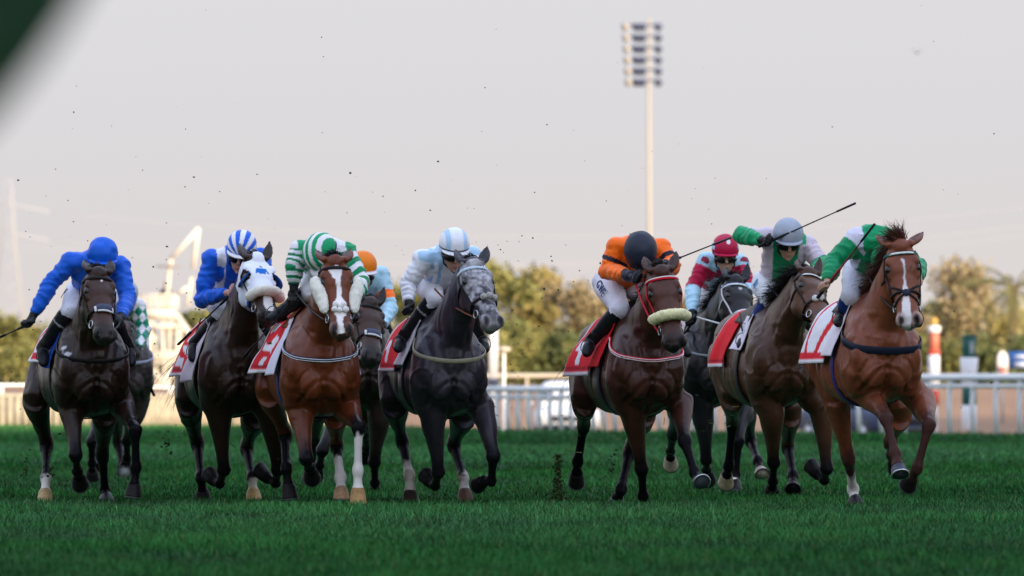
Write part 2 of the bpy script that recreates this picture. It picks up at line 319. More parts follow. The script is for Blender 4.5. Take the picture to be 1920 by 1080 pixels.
# ------------------------------------------------------------------ marker posts and vehicles
def post_thing(name, x, y, zb, parts, label, cat):
    root = thing(name, (x, y, zb), label, cat); z = zb
    for nm, h, r, col, sh in parts:
        m_ = MB(); r2 = r if not isinstance(r, tuple) else r[1]; r1 = r if not isinstance(r, tuple) else r[0]
        if sh == 'ball': m_.ball((x, y, z + h / 2), (r1, r1, h / 2), col=col)
        elif sh == 'sq': m_.loft([(x, y, z), (x, y, z + .006), (x, y, z + h - .006), (x, y, z + h)], [r1 * .95, r1, r2, r2 * .95], [r1 * .95, r1, r2, r2 * .95], V(1, 0, 0), n=24, p=8, c=col)
        else: m_.loft([(x, y, z), (x, y, z + .008), (x, y, z + h - .008), (x, y, z + h)], [r1 * .96, r1, r2, r2 * .96], [r1 * .96, r1, r2, r2 * .96], V(1, 0, 0), n=24, c=col)
        obj(nm, m_, M['paint'], root); z += h + .001
    return root
CG, CW, CR = (.004, .085, .075), (.74, .75, .78), (.50, .04, .025)
p = at(1803, 805, 184); gx = p[0]
gp = post_thing('furlong_post', gx, 181, 0, [('base', .52, .16, CW, 'c'), ('lower_shaft', .42, .15, CG, 'c'), ('collar', .59, (.165, .19), CW, 'c'), ('head', .42, .15, CG, 'c'), ('cap', .05, .166, CG, 'c')], 'green and white furlong post with white vertical figures behind the white rail', 'marker post')
tv, tf_ = text_mesh('2000', .13); tm = MB(); th_ = np.array([( -(q[1]) , q[0]) for q in tv]); r_ = .153
tm.add([(gx + .02 + math.sin(.25 + a / r_) * r_, 181 - math.cos(.25 + a / r_) * r_ - q[2], .52 + .42 + .59 + .21 + b * 1.0) for (a, b), q in zip(th_, tv)], tf_, (.7, .72, .74)); obj('lettering', tm, M['paint'], gp, smooth=False)
wp = at(1751, 720, 268); post_thing('distance_post', wp[0], 268, -.6, [('base', 1.0, .11, CW, 'c'), ('lower_band', .46, .16, CR, 'c'), ('white_band', 1.10, .18, CW, 'c'), ('narrow_band', .16, .175, (.62, .05, .03), 'c'), ('upper_band', .55, .165, (.42, .12, .075), 'c'), ('collar', .2, .2, CW, 'c'), ('ball', .27, .13, (.5, .28, .06), 'ball')], 'red and white banded post topped with a golden ball', 'marker post')
sp_ = at(924, 800, 200); post_thing('camera_post', sp_[0], 207, -.1, [('base', .9, .10, (.5, .51, .55), 'sq'), ('dark_band', .32, .115, (.03, .04, .08), 'sq'), ('shaft', 1.25, .11, (.5, .51, .55), 'sq'), ('housing', .35, .10, (.02, .025, .05), 'sq')], 'white post with a dark square top just behind the grey horse', 'marker post')
lp = at(937, 638, 215); lo = post_thing('cream_lamp_globe', lp[0] + .1, 216, -.3, [('pole', 2.1, .04, CW, 'c'), ('globe', .15, (.19), (.5, .44, .34), 'ball')], 'small cream globe on a thin pole beside the dark-topped post', 'lamp')

def car(name, x, y, z, col, label, suv=True, rot=0., L=4.4, Wd=1.85, Hh=1.75):
    root = thing(name, (x, y, z), label, 'vehicle'); hw = Wd / 2; ca, sa = math.cos(rot), math.sin(rot)
    def X(a, b, c): return V(x + a * ca - b * sa, y + a * sa + b * ca, z + c)
    m_ = MB(); prof = [(-L / 2, .45, .80, .93), (-L / 2 + .1, .35, .95, .98), (-L / 2 + .9, .32, 1.02, 1), (L / 2 - .6, .32, 1.02, 1), (L / 2 - .05, .4, .98, .97), (L / 2, .5, .85, .93)]
    m_.loft([X(0, b, (lo_ + hi) / 2) for b, lo_, hi, w in prof], [hw * w for *_, w in prof], [(hi - lo_) / 2 for _, lo_, hi, w in prof], V(ca, sa, 0), n=28, p=5, c=col); obj('body', m_, M['paint'], root)
    m_ = MB(); pr2 = [(-L / 2 + .95, 1.0, 1.04, .86), (-L / 2 + 1.6, 1.0, Hh - .06, .80), (-L / 2 + 1.9, 1.0, Hh, .78), (L / 2 - .55, 1.0, Hh - .04, .78), (L / 2 - .2, 1.0, 1.05, .86)]
    m_.loft([X(0, b, (lo_ + hi) / 2) for b, lo_, hi, w in pr2], [hw * w for *_, w in pr2], [max(.02, (hi - lo_) / 2) for _, lo_, hi, w in pr2], V(ca, sa, 0), n=28, p=4.5, c=col); obj('cabin', m_, M['paint'], root)
    m_ = MB(); sl = math.atan2(Hh - 1.1, .65)
    for s in (-.36, .36): m_.box(X(s, -L / 2 + 1.24, 1.36), (.6, .03, .5), (V(ca, sa, 0), V(-sa, ca, 0) * math.sin(sl) + V(0, 0, -math.cos(sl)), V(-sa * math.cos(sl), ca * math.cos(sl), math.sin(sl))))
    obj('windscreen', m_, M['glass'], root)
    m_ = MB(); m_.box(X(0, -L / 2 - .01, .72), (Wd * .5, .05, .2), (V(ca, sa, 0), V(-sa, ca, 0), UP)); obj('grille', m_, M['glass'], root)
    m_ = MB(); m_.box(X(0, -L / 2 - .01, .45), (Wd * .7, .05, .14), (V(ca, sa, 0), V(-sa, ca, 0), UP)); obj('bumper', m_, M['glass'], root)
    for s in (-1, 1):
        m_ = MB(); m_.ball(X(s * hw * .72, -L / 2 + .03, .76), (.16, .08, .09), (V(ca, sa, 0), V(-sa, ca, 0), UP), col=(.8, .8, .82)); obj('headlight', m_, M['paint'], root)
        m_ = MB(); m_.ball(X(s * (hw + .1), -L / 2 + 1.35, 1.1), (.11, .06, .08), (V(ca, sa, 0), V(-sa, ca, 0), UP), col=col); obj('wing_mirror', m_, M['paint'], root)
        for b in (-L / 2 + .8, L / 2 - .8):
            m_ = MB(); c = X(s * (hw - .1), b, .34); ax = V(ca, sa, 0); m_.loft([c - ax * .11, c - ax * .1, c + ax * .1, c + ax * .11], [.30, .34, .34, .30], [.30, .34, .34, .30], V(0, 0, 1), n=24); w_ = obj('wheel', m_, M['eye'], root)
            m_ = MB(); m_.loft([c + ax * s * .112, c + ax * s * .118], .2, .2, V(0, 0, 1), n=16); obj('rim', m_, M['metal'], w_)
    return root
cp = at(1062, 770, 240); car('parked_car', cp[0], 240, -.63, (.62, .64, .70), 'white car parked behind the rail between the grey and the red-bridled horses')
cp = at(1625, 770, 225); car('parked_car', cp[0], 226, -.63, (.03, .05, .11), 'dark blue car parked behind the rail by the leader\'s hind legs', rot=.5)
bp_ = at(1897, 690, 285); bn = thing('banner_board', (bp_[0] + .5, 285, -.3), 'blue advertising board with a white panel at its end by the right edge', 'board')
m_ = MB(); m_.box((bp_[0] + .75, 285, 1.87), (1.7, .08, .56), col=(.03, .13, .42)); m_.box((bp_[0] + .3, 284.95, 1.98), (.4, .01, .09), col=(.6, .62, .7)); m_.box((bp_[0] + .35, 284.95, 1.72), (.5, .01, .16), col=(.55, .6, .75)); obj('panel', m_, M['paint'], bn)
m_ = MB(); m_.loft([(bp_[0] - .32, 284.9, z) for z in (1.32, 1.34, 1.9, 2.05, 2.16)], [.17, .18, .18, .15, .06], [.1, .1, .1, .09, .05], V(1, 0, 0), n=20, p=4, c=(.74, .70, .66)); m_.box((bp_[0] - .32, 284.78, 1.55), (.26, .02, .2), col=(.6, .2, .18)); obj('end_panel', m_, M['paint'], bn)
for s in (-.3, .6, 1.6): m_ = MB(); m_.box((bp_[0] + s, 285.1, .2), (.08, .08, 1.4), col=(.3, .3, .32)); obj('leg', m_, M['paint'], bn)

# ------------------------------------------------------------------ floodlight mast
fd = 560.; fx = at(1216, 430, fd)[0]; topz = at(0, 34, fd)[2]; FT = thing('floodlight_mast', (fx, fd, 1), 'tall cream floodlight mast with a bank of lamps rising above the trees', 'floodlight')
m_ = MB(); m_.loft([(fx + .12, fd, 1), (fx + .05, fd, 12), (fx, fd, topz)], [.15, .12, .10], [.15, .12, .10], n=16); obj('mast', m_, M['mast'], FT)
M['lampback'] = mat('lamp housing', (.035, .045, .09), .5); M['lampface'] = mat('lamp glass', (.55, .53, .48), .25, .5)
for i in range(6):
    z = topz - .45 - i * .73; m_ = MB(); m_.box((fx - .45, fd - .1, z), (2.2, .1, .1)); a_ = obj('crossarm', m_, M['lampback'], FT)
    for k, dx in enumerate((-1.33 + .07 * (5 - i) * -.6, -.78, -.42, .62)):
        dr = nrm(V(-.75, -.6, -.25)) if k == 0 else (nrm(V(-.3, .9, -.25)) if k < 3 else nrm(V(.45, .8, -.3))); c = V(fx + dx, fd - .15, z - .12)
        m_ = MB(); m_.loft([c - dr * .26, c - dr * .16, c, c + dr * .1], [.05, .19, .26, .28], [.05, .19, .26, .28], n=16); l_ = obj('lamp', m_, M['mast'] if k == 0 else M['lampback'], FT)  # outer left lamps paler, the rest dark: sunlit and shaded sides put into paint
        m_ = MB(); m_.ball(c + dr * .1, (.25, .25, .04), (np.cross(dr, UP), np.cross(dr, np.cross(dr, UP)), dr)); obj('lamp_glass', m_, M['lampface'], l_)

# ------------------------------------------------------------------ judges' viewing tower on the left
td = 318.; kx = FPX / td
def tp(px, py): return at(px, py, td)
M['dish'] = mat('dish', (.28, .22, .18), .6)
TW = thing('viewing_tower', (tp(320, 0)[0], td, 0), 'cream steel viewing tower with railed platform and bent mast behind the blue riders', 'tower')
def bar(name, a, b, r, dep=0., m=None, dep2=None):
    m_ = MB(); A = tp(*a) + V(0, dep, 0); B_ = tp(*b) + V(0, dep if dep2 is None else dep2, 0); m_.loft([A, B_], r, r, n=10, p=3); return obj(name, m_, m or M['tower'], TW)
bar('mast_arm', (311, 580), (319, 492), .07); bar('mast_arm', (318, 500), (322, 482), .08); bar('mast_arm', (320, 486), (373, 428), .085); bar('mast_strut', (372, 428), (362, 505), .075); bar('mast_strut', (359, 520), (351, 575), .07); bar('brace', (332, 552), (352, 538), .07)
m_ = MB(); c = tp(316, 499); m_.loft([c - UP * .03, c + UP * .0, c + UP * .03], [.4, .5, .2], [.4, .5, .2], n=24); obj('radar_dish', m_, M['dish'], TW)
for dz_ in (0, 3.0):
    for px in (280, 305, 318, 334): bar('leg', (px, 600), (px + (6 if px < 310 else -4), 800), .055, dz_)
    bar('leg', (330, 592), (375, 660), .075, dz_); bar('leg', (268, 596), (292, 655), .075, dz_); bar('beam', (268, 596), (332, 592), .09, dz_); bar('beam', (262, 672), (345, 672), .09, dz_); bar('brace', (282, 740), (330, 690), .07, dz_); bar('brace', (330, 740), (282, 690), .07, dz_)
m_ = MB(); c = tp(295, 612) + V(0, 1.5, 0); m_.box(c, (1.35, 3.4, .1)); obj('platform', m_, M['tower'], TW)
m_ = MB(); m_.box(tp(295, 588) - V(0, .15, 0), (1.35, .06, .30)); obj('parapet', m_, M['tower'], TW)
m_ = MB(); c = tp(318, 566) + V(0, 2.2, 0); m_.box(c, (.45, 1.2, .5)); obj('cabin', m_, M['tower'], TW)
for py in (553, 562, 571): bar('guard_rail', (258, py), (328, py), .04, -.1)
for px in range(258, 330, 12): bar('guard_post', (px, 553), (px, 580), .035, -.1)
for py in (660, 670, 680): bar('lower_guard_rail', (262, py), (345, py), .035, -.2)
for k in range(7): a = (330 + k * 3, 690 - k * 14); m_ = MB(); m_.box(tp(336 + k * 6, 672 - k * 9) + V(0, 1.2, 0), (.5, .9, .06)); obj('stair_tread', m_, M['tower'], TW)
bar('stair_stringer', (330, 690), (385, 612), .07, .8); bar('stair_stringer', (330, 690), (385, 612), .07, 1.7)
for dz_ in (.2, 2.6):
    for a, b in (((276, 600), (296, 672)), ((330, 600), (316, 672)), ((296, 672), (286, 740)), ((316, 672), (328, 740)), ((286, 740), (286, 800)), ((328, 740), (328, 800)), ((262, 740), (345, 740)), ((268, 700), (340, 700)), ((345, 640), (345, 790)), ((385, 612), (385, 760)), ((345, 700), (385, 700)), ((345, 745), (385, 660))): bar('brace', a, b, .055, dz_)
m_ = MB(); m_.box(tp(302, 676) + V(0, 1.4, 0), (1.5, 2.8, .09)); obj('lower_platform', m_, M['tower'], TW)
m_ = MB(); m_.box(tp(302, 665) + V(0, -.1, 0), (1.5, .05, .16)); obj('lower_parapet', m_, M['tower'], TW)
for px in range(266, 345, 13): bar('lower_guard_post', (px, 640), (px, 676), .03, -.1)
# official on the platform
def stand_person(px, py, d_, h_, top, leg, label):
    b = at(px, py, d_); m_ = MB(); k = h_ / 1.75
    m_.loft([b + UP * .85 * k, b + UP * 1.05 * k, b + UP * 1.38 * k, b + UP * 1.46 * k, b + UP * 1.52 * k], np.array([.16, .15, .20, .13, .06]) * k, np.array([.11, .10, .12, .08, .06]) * k, V(1, 0, 0), n=14)
    m_.ball(b + UP * 1.63 * k, np.array((.078, .095, .115)) * k)
    for s in (-1, 1):
        m_.loft([b + V(s * .09, 0, .9) * k, b + V(s * .1, -.02, .48) * k, b + V(s * .1, .02, .08) * k, b + V(s * .1, -.1, .03) * k], np.array([.09, .065, .045, .04]) * k, np.array([.09, .065, .05, .03]) * k, n=10)
        m_.loft([b + V(s * .2, 0, 1.4) * k, b + V(s * .26, 0, 1.15) * k, b + V(s * .17, -.2, 1.02) * k], np.array([.055, .045, .035]) * k, np.array([.055, .045, .035]) * k, n=10)
    v, F, N = remesh(m_, .02, 3); z = (v[:, 2] - b[2]) / k; c = np.tile(np.array(SKIN), (len(v), 1)); c[z < 1.5] = top; c[z < .92] = leg; c[z > 1.67] = (.02, .015, .012)
    o = obj('person', (v, flist(F), c), M['skin'], loc=b); tag(o, label, 'official'); return o
stand_person(311, 611, td + 1.2, 1.66, (.03, .03, .05), (.03, .03, .04), 'person in dark clothes standing on the viewing tower platform')

# pylon and wires far off
pd = 900.; py_ = thing('power_pylon', (at(15, 0, pd)[0], pd, 1), 'faint pale steel pylon at the far left edge', 'pylon'); px0 = at(15, 0, pd)[0]; pz = at(0, 335, pd)[2]; M['steel'] = mat('galvanised steel', (.36, .35, .35), .6)
m_ = MB()
for s in (-1, 1):
    for q in (-1, 1): m_.tube([(px0 + s * 2.4, pd + q * 2.4, 1), (px0 + s * .7, pd + q * .7, pz * .72), (px0 + s * .3, pd + q * .3, pz)], .05, n=6)
for i in range(9):
    z0, z1 = 1 + i * pz / 10, 1 + (i + 1) * pz / 10; w0, w1 = 2.4 - 1.9 * i / 10, 2.4 - 1.9 * (i + 1) / 10; m_.tube([(px0 - w0, pd - w0, z0), (px0 + w1, pd - w1, z1)], .025, n=5); m_.tube([(px0 + w0, pd - w0, z0), (px0 - w1, pd - w1, z1)], .025, n=5)
obj('lattice', m_, M['steel'], py_)
for z in (pz * .72, pz * .85): m_ = MB(); m_.tube([(px0 - 4.4, pd, z), (px0, pd, z + .9), (px0 + 4.4, pd, z)], .05, n=6); obj('crossarm', m_, M['steel'], py_)
for i, (z, dx) in enumerate(((pz * .72, 4.4), (pz * .85, 4.4), (pz * .72, -4.4))):
    m_ = MB(); P = [(px0 + dx + (120 * t), pd + 20 * t, z - 11 * 4 * t * (1 - t) * .35 + t * 3) for t in np.linspace(0, 1, 30)]; m_.tube(P, .016, n=5); obj('power_cable', m_, M['steel'], py_)

# grandstand out of frame on the right, whose shade lies over the turf
gd = nrm(V(14, 77, 0)); L_ = 40 / math.tan(SUN_EL); sdir = V(math.sin(SUN_AZ), math.cos(SUN_AZ), 0); base = V(-5.5, 196, 0) + sdir * L_; gs = thing('grandstand', base - gd * 60, 'long white grandstand standing out of frame to the right of the course', 'grandstand'); nx_ = nrm(np.cross(gd, UP)); nx_ = nx_ if nx_[0] > 0 else -nx_
def gbox(nm, t0, t1, w0, w1, z0, z1, m): m_ = MB(); c = base + gd * (t0 + t1) / 2 + nx_ * (w0 + w1) / 2 + UP * (z0 + z1) / 2; m_.box(c, (t1 - t0, w1 - w0, z1 - z0), (gd, nx_, UP)); return obj(nm, m_, m, gs)
gbox('roof', -330, 95, 0, 46, 38.8, 40, M['white']); gbox('rear_wall', -330, 95, 44, 45.5, 0, 38.7, M['cream'])
for i in range(10): gbox('seating_tier', -330, 95, 8 + i * 3.5, 44, 3 * i + .01, 3 * i + 3, M['cream'])
for i in range(12): gbox('column', -326 + i * 38, -324.6 + i * 38, 3, 4.2, 0, 38.7, M['white'])

# ------------------------------------------------------------------ trees
def leafcloud(r, lobes, n, size, pal):
    Vn = []; Cn = []
    vol = np.array([l[3] * l[4] * l[5] for l in lobes]) ** .67; vol = vol / vol.sum()
    for (cx, cy, cz, rx, ry, rz), q in zip(lobes, vol):
        m = int(n * q); u = r.normal(0, 1, (m, 3)); u /= np.linalg.norm(u, axis=1)[:, None]; rad = r.random(m) ** .45 * (1 + .22 * r.normal(0, 1, m).clip(-1.5, 1.5)); C = u * rad[:, None] * V(rx, ry, rz) + V(cx, cy, cz)
        k = vnoise(C, 1.3, cx) * .6 + vnoise(C, 3.1, cz) * .4; keep = r.random(m) < .72 + .5 * k; C, k = C[keep], k[keep]; m = len(C); 
        t = np.clip(.5 + .7 * k + r.normal(0, .09, m), 0, 1)[:, None]; col = np.array(pal[0]) * (1 - t) + np.array(pal[1]) * t; od = r.random(m) < .06; col[od] = pal[2]
        a = r.normal(0, 1, (m, 3)); a /= np.linalg.norm(a, axis=1)[:, None]; b = np.cross(a, r.normal(0, 1, (m, 3))); b /= np.linalg.norm(b, axis=1)[:, None]; s = (size * (.6 + .8 * r.random(m)))[:, None]
        Vn.append(np.stack([C - a * s, C + b * s * .5, C + a * s, C - b * s * .5], 1).reshape(-1, 3)); Cn.append(np.repeat(col, 4, 0))
    Vn = np.concatenate(Vn); q = np.arange(len(Vn) // 4) * 4; return Vn, np.c_[q, q + 1, q + 2, q + 3].tolist(), np.concatenate(Cn)
OLV, GLD, TAU, DKG = [(.125, .135, .04), (.22, .205, .065), (.27, .22, .08)], [(.19, .16, .055), (.31, .25, .09), (.2, .19, .065)], [(.19, .15, .085), (.30, .235, .125), (.24, .2, .08)], [(.07, .092, .036), (.14, .155, .052), (.2, .17, .065)]
def tree(name, x, y, h, w, pal, label, seed, n=9000, size=.13, low=.2, cat='tree', group='trees beyond the course', z0=1.0):
    r = np.random.default_rng(seed); root = thing(name, (x, y, z0), label, cat, group); t = MB(); hh = h * .55; bend = r.normal(0, .25, 2)
    C = [V(x, y, z0 - .1), V(x + bend[0] * .5, y + bend[1], z0 + hh * .5), V(x + bend[0], y + bend[1], z0 + hh), V(x + bend[0] * 1.3, y, z0 + h * .8)]; t.loft(C, [h * .03, h * .024, h * .016, h * .006], [h * .03, h * .024, h * .016, h * .006], n=10)
    lobes = []; nl = r.integers(11, 15)
    for i in range(nl):
        a = r.uniform(0, 6.28); q = r.random() ** .6 * w * .36; zz = z0 + h * (low + (.92 - low) * r.random()); rr = w * (.21 + .13 * r.random()) * (1.1 - .35 * (zz - z0) / h); c = V(x + math.cos(a) * q, y + math.sin(a) * q, zz)
        lobes.append((*c, rr, rr, rr * .8)); s_ = C[1] * .5 + C[2] * .5; t.loft([lerp(C[0], C[2], min(.9, max(.3, (zz - z0) / h * .8))), lerp(s_, c, .6), c], [h * .013, h * .008, h * .003], [h * .013, h * .008, h * .003], n=6)
    lobes.append((x, y, z0 + h * .8, w * .26, w * .26, h * .18)); obj('trunk', t, M['bark'], root); obj('crown', leafcloud(r, lobes, n, size, pal), M['leaf'], root, smooth=False); return root
TY = 372.; tk = FPX / TY
def txy(px, py, y=TY): p_ = at(px, py, y); return p_[0], p_[2] - 1.0
TREES = [  # px, top py, width px, y, palette, kind words
 (28, 588, 120, 380, OLV, 'low olive tree at the far left edge under the pylon'), (112, 622, 110, 392, TAU, 'taupe tree behind the all-blue rider\'s outstretched arm'), (232, 628, 120, 384, OLV, 'olive tree behind the legs of the viewing tower'), (352, 588, 90, 388, DKG, 'dark green tree just right of the viewing tower stair'),
 (425, 575, 110, 380, OLV, 'olive tree behind the hooded horse and its rider'), (520, 560, 110, 384, GLD, 'golden tree between the hooded horse and the blazed bay'), (610, 545, 110, 378, OLV, 'olive tree behind the bent green and white rider'), (752, 528, 130, 386, OLV, 'pale olive tree between the orange cap and the white-silked rider'),
 (850, 515, 120, 378, GLD, 'golden tree behind the white-silked rider'), (948, 498, 120, 372, OLV, 'tall olive-gold tree just right of the grey horse\'s head'), (1012, 500, 110, 380, GLD, 'rounded golden tree midway between the grey and the orange rider'), (1085, 520, 120, 374, TAU, 'taupe-gold tree just left of the orange-silked rider'),
 (1165, 535, 110, 382, GLD, 'golden tree behind the orange-silked rider'), (1262, 560, 120, 380, OLV, 'olive tree behind the floodlight mast\'s foot'), (1330, 570, 110, 386, GLD, 'golden tree behind the maroon-capped rider'), (1420, 575, 110, 378, OLV, 'olive tree behind the lavender-silked rider'), (1520, 570, 120, 384, GLD, 'golden tree between the two green-sleeved riders'), (1600, 575, 110, 380, OLV, 'olive tree behind the leading rider\'s white breeches'),
 (1692, 580, 110, 376, TAU, 'taupe tree behind the leading chestnut\'s head'), (1765, 555, 110, 384, OLV, 'olive tree behind the red and white banded post'), (1826, 488, 130, 378, TAU, 'tall bare-looking taupe tree left of the palm'), (1912, 572, 120, 372, GLD, 'broad golden tree under the palm by the right edge')]
for i, (px, py, wpx, y, pal, lab) in enumerate(TREES):
    x, h = txy(px, py, y); tree('broadleaf_tree', x, y, h, wpx * y / FPX * 1.25, pal, lab, 100 + i, low=.12)
HEDGE = [(40, 640), (150, 655), (290, 660), (400, 640), (500, 630), (600, 625), (720, 615), (820, 610), (925, 600), (990, 612), (1050, 606), (1110, 600), (1190, 610), (1290, 615), (1390, 620), (1490, 625), (1580, 620), (1680, 630), (1770, 635), (1840, 625), (1915, 630)]
HL = ['left edge below the olive tree', 'far left behind the outstretched arm', 'behind the viewing tower legs', 'behind the hooded horse\'s rump', 'behind the hooded horse\'s head', 'behind the blazed bay', 'behind the orange cap', 'behind the grey horse\'s rump', 'just right of the grey horse\'s muzzle', 'left of centre in the gap before the white car', 'above the white car', 'left of the red-bridled bay\'s saddle cloth', 'behind the red-bridled bay', 'behind the red-bridled bay\'s head', 'behind the black horse', 'behind the lavender rider\'s mount', 'behind the leader\'s rump', 'behind the leader\'s chest', 'behind the banded post', 'behind the furlong post', 'behind the blue board at the right edge']
for i, ((px, py), hl) in enumerate(zip(HEDGE, HL)):
    x, h = txy(px, py, 345); r = np.random.default_rng(300 + i); w = 110 * 345 / FPX; root = thing('bush', (x, 345, 1), 'dense green bush ' + hl, 'bush', 'bushes in front of the trees'); lob = [(x + r.normal(0, w * .28), 345 + r.normal(0, .5), 1 + h * (.25 + .5 * r.random()), w * .3, w * .3, h * .34) for _ in range(8)]
    t = MB(); t.tube([(x, 345, .9), (x, 345, 1 + h * .5)], .06, n=8); obj('stem', t, M['bark'], root); obj('foliage', leafcloud(r, lob, 5200, .115, DKG if i % 3 else OLV), M['leaf'], root, smooth=False)
# wood carrying on behind and beyond the separate trees
r_w = np.random.default_rng(77); lob_ = []
for x_ in np.arange(-80, 81, 1.6):
    h_ = 2.3 + .5 * math.sin(x_ * .21) + .3 * r_w.normal() + (.9 if x_ > -2 else 0); h_ = max(h_, 1.6)
    for q_ in (.3, .7): lob_.append((x_ + r_w.normal(0, .5), 404 + r_w.normal(0, .8), 1 + h_ * q_, 1.25, 1.0, h_ * .36))
tag(obj('far_wood', leafcloud(r_w, lob_, 42000, .15, OLV), M['leaf'], smooth=False), 'low olive wood filling the gaps behind the separate trees', 'wood', kind='stuff')
# palms
def palm(px, py, y, label, seed, fl=2.6):
    r = np.random.default_rng(seed); x, h = txy(px, py, y); h = h - .2; root = thing('palm_tree', (x, y, 1), label, 'palm tree'); t = MB(); k = np.linspace(0, 1, 14); C = np.array([V(x + .15 * math.sin(q * 2), y, 1 + (h - .8) * q) for q in k]); t.loft(C, .2 + .03 * (np.arange(14) % 2), .2 + .03 * (np.arange(14) % 2), n=10); obj('trunk', t, M['bark'], root); top = C[-1]
    for i in range(26):
        a = i * 2.4 + r.normal(0, .2); el = r.uniform(-.35, 1.2); d0 = V(math.cos(a) * math.cos(el), math.sin(a) * math.cos(el), math.sin(el)); L = fl * r.uniform(.8, 1.1); P = [top]; d_ = d0
        for s in range(8): d_ = nrm(d_ + V(0, 0, -.16)); P.append(P[-1] + d_ * L / 8)
        P = np.array(P); m_ = MB(); m_.tube(P, np.linspace(.03, .008, 9), n=5, c=(.16, .12, .04)); cc = np.array((.17, .165, .06)) * r.uniform(.7, 1.4) + (0.04 if el < 0 else 0) * V(1, .7, .2)
        for q in np.linspace(.12, 1, 34):
            j = min(int(q * 8), 7); p0 = lerp(P[j], P[j + 1], q * 8 - j); ax = nrm(P[j + 1] - P[j]); sd = nrm(np.cross(ax, UP)); ll = .55 * math.sin(min(q * 2.6, 1.9)) * (1.1 - .5 * q)
            for s in (-1, 1): tip = p0 + (sd * s * .8 + ax * .55 - UP * .35) * ll; m_.add([p0 - ax * .02, p0 + ax * .02, tip], [(0, 1, 2)], cc)
        obj('frond', m_, M['leaf'], root, smooth=False)
palm(1893, 500, 362, 'date palm rising above the trees at the right edge', 41); palm(1560, 600, 372, 'short date palm behind the leading rider\'s sleeve', 42, 1.9)

# leafy sapling between camera and course whose leaf tip reaches into the top left corner
LD = 6.5; tipc = at(-90, 20, LD); bx = V(tipc[0] - .62, LD + .05, 0); sb = thing('sapling', bx, 'dark green leaf hanging blurred in the top left corner', 'branch'); t = MB()
t.tube([bx, bx + UP * .6, bx + V(.05, 0, 1.0), bx + V(.22, 0, tipc[2] + .16), tipc + V(-.16, 0, .12), tipc + V(-.06, 0, .06)], [.02, .016, .012, .009, .006, .004], n=10); obj('stem', t, M['bark'], sb)
M['nearleaf'] = mat('dark leaf', (.008, .032, .010), .5, .1, var=.2, vscale=40)
def bigleaf(p0, dr, L, Wd, nn):
    dr = nrm(dr); sd = nrm(np.cross(dr, nn)); v = []
    for i in range(13):
        q = i / 12; w = Wd * math.sin(math.pi * min(1, q ** .8)) ** .7 * (1 if q < .99 else .05)
        for s in (-1, -.5, 0, .5, 1): v.append(p0 + dr * L * q + sd * w * s + nn * (abs(s) * w * .35 - L * .12 * q * q))
    f = [(i * 5 + j, i * 5 + j + 1, (i + 1) * 5 + j + 1, (i + 1) * 5 + j) for i in range(12) for j in range(4)]; return np.array(v), f
for p0, dr, L, w in ((at(-560, 500, LD), at(320, -420, LD) - at(-560, 500, LD), .50, .085), (tipc + V(-.18, .05, .12), V(-.3, .1, .8), .2, .05), (tipc + V(-.36, .02, .10), V(-1, .1, .3), .2, .05), (bx + V(.1, 0, 1.0), V(.2, -.2, 1), .2, .05), (bx + V(0, 0, .7), V(-1, .2, .6), .2, .05)):
    m_ = MB(); m_.add(*bigleaf(p0, dr, L, w, V(0, -1, .05))); lf_ = obj('leaf', m_, M['nearleaf'], sb); q = lf_.modifiers.new('thickness', 'SOLIDIFY'); q.thickness = .0012

# turf thrown up by the hooves
def clods():
    r = np.random.default_rng(21); mb = MB()
    def clod(p, s, c):
        m_ = MB(); m_.ball(p, V(s, s * r.uniform(.5, 1), s * r.uniform(.5, 1.1)), n=6); v, f, _ = m_.arr(); mb.add(p + (v - p) * (1 + r.normal(0, .28, (len(v), 1))), f, c)
    DK = (.02, .016, .010); GR = (.03, .05, .015)
    for _ in range(430):
        px = r.uniform(0, 1280) if r.random() < .8 else r.uniform(1280, 1900); py = 735 - abs(r.normal(0, 1)) * 260 if r.random() < .7 else r.uniform(640, 900); d_ = r.uniform(54, 70); clod(at(px, max(py, 10), d_), r.choice([.003, .004, .0055, .007, .010], p=[.34, .3, .2, .12, .04]), DK if r.random() < .8 else GR)
    for _ in range(90): d_ = r.uniform(57, 62); px = 955 + r.normal(0, 60); clod(at(px, r.uniform(440, 800), d_), r.choice([.003, .004, .006]), DK)
    for _ in range(520):
        t = r.random() ** 1.3; px = 1046 + r.normal(0, 3.5 + 10 * (1 - t) ** 3); py = 948 - 95 * t; clod(at(px, py, 61 + r.normal(0, .15)), r.choice([.003, .004, .006, .009]), (.035, .026, .015) if r.random() < .65 else GR)
    for _ in range(90):   # grass blades in the air
        px, py = (r.normal(1035, 40), r.normal(850, 28)) if r.random() < .5 else ((r.normal(1340, 40), r.normal(790, 50)) if r.random() < .6 else (r.uniform(20, 1300), r.uniform(760, 900))); p0 = at(px, py, r.uniform(58, 66)); dv = r.normal(0, 1, 3); dv = nrm(dv) * r.uniform(.01, .035); w = nrm(np.cross(dv, V(0, 1, 0))) * .002; mb.add([p0 - dv - w, p0 - dv + w, p0 + dv + w, p0 + dv - w], [(0, 1, 2, 3)], (.035, .06, .02) if r.random() < .7 else (.16, .14, .06))
    for px, py, d_ in ((48, 880, 60), (92, 884, 60), (96, 874, 60), (315, 835, 61), (1150, 870, 62)):
        for _ in range(14): clod(at(px + r.normal(0, 4), py + r.normal(0, 12), d_), r.choice([.006, .01]), (.02, .03, .012))
    tag(obj('flying_turf', mb, M['turf'], smooth=False), 'specks of soil and grass thrown into the air by the hooves', 'turf debris', kind='stuff')
b0 = at(1720, 99, 300); m_ = MB(); m_.ball(b0, (.05, .12, .045), n=10)
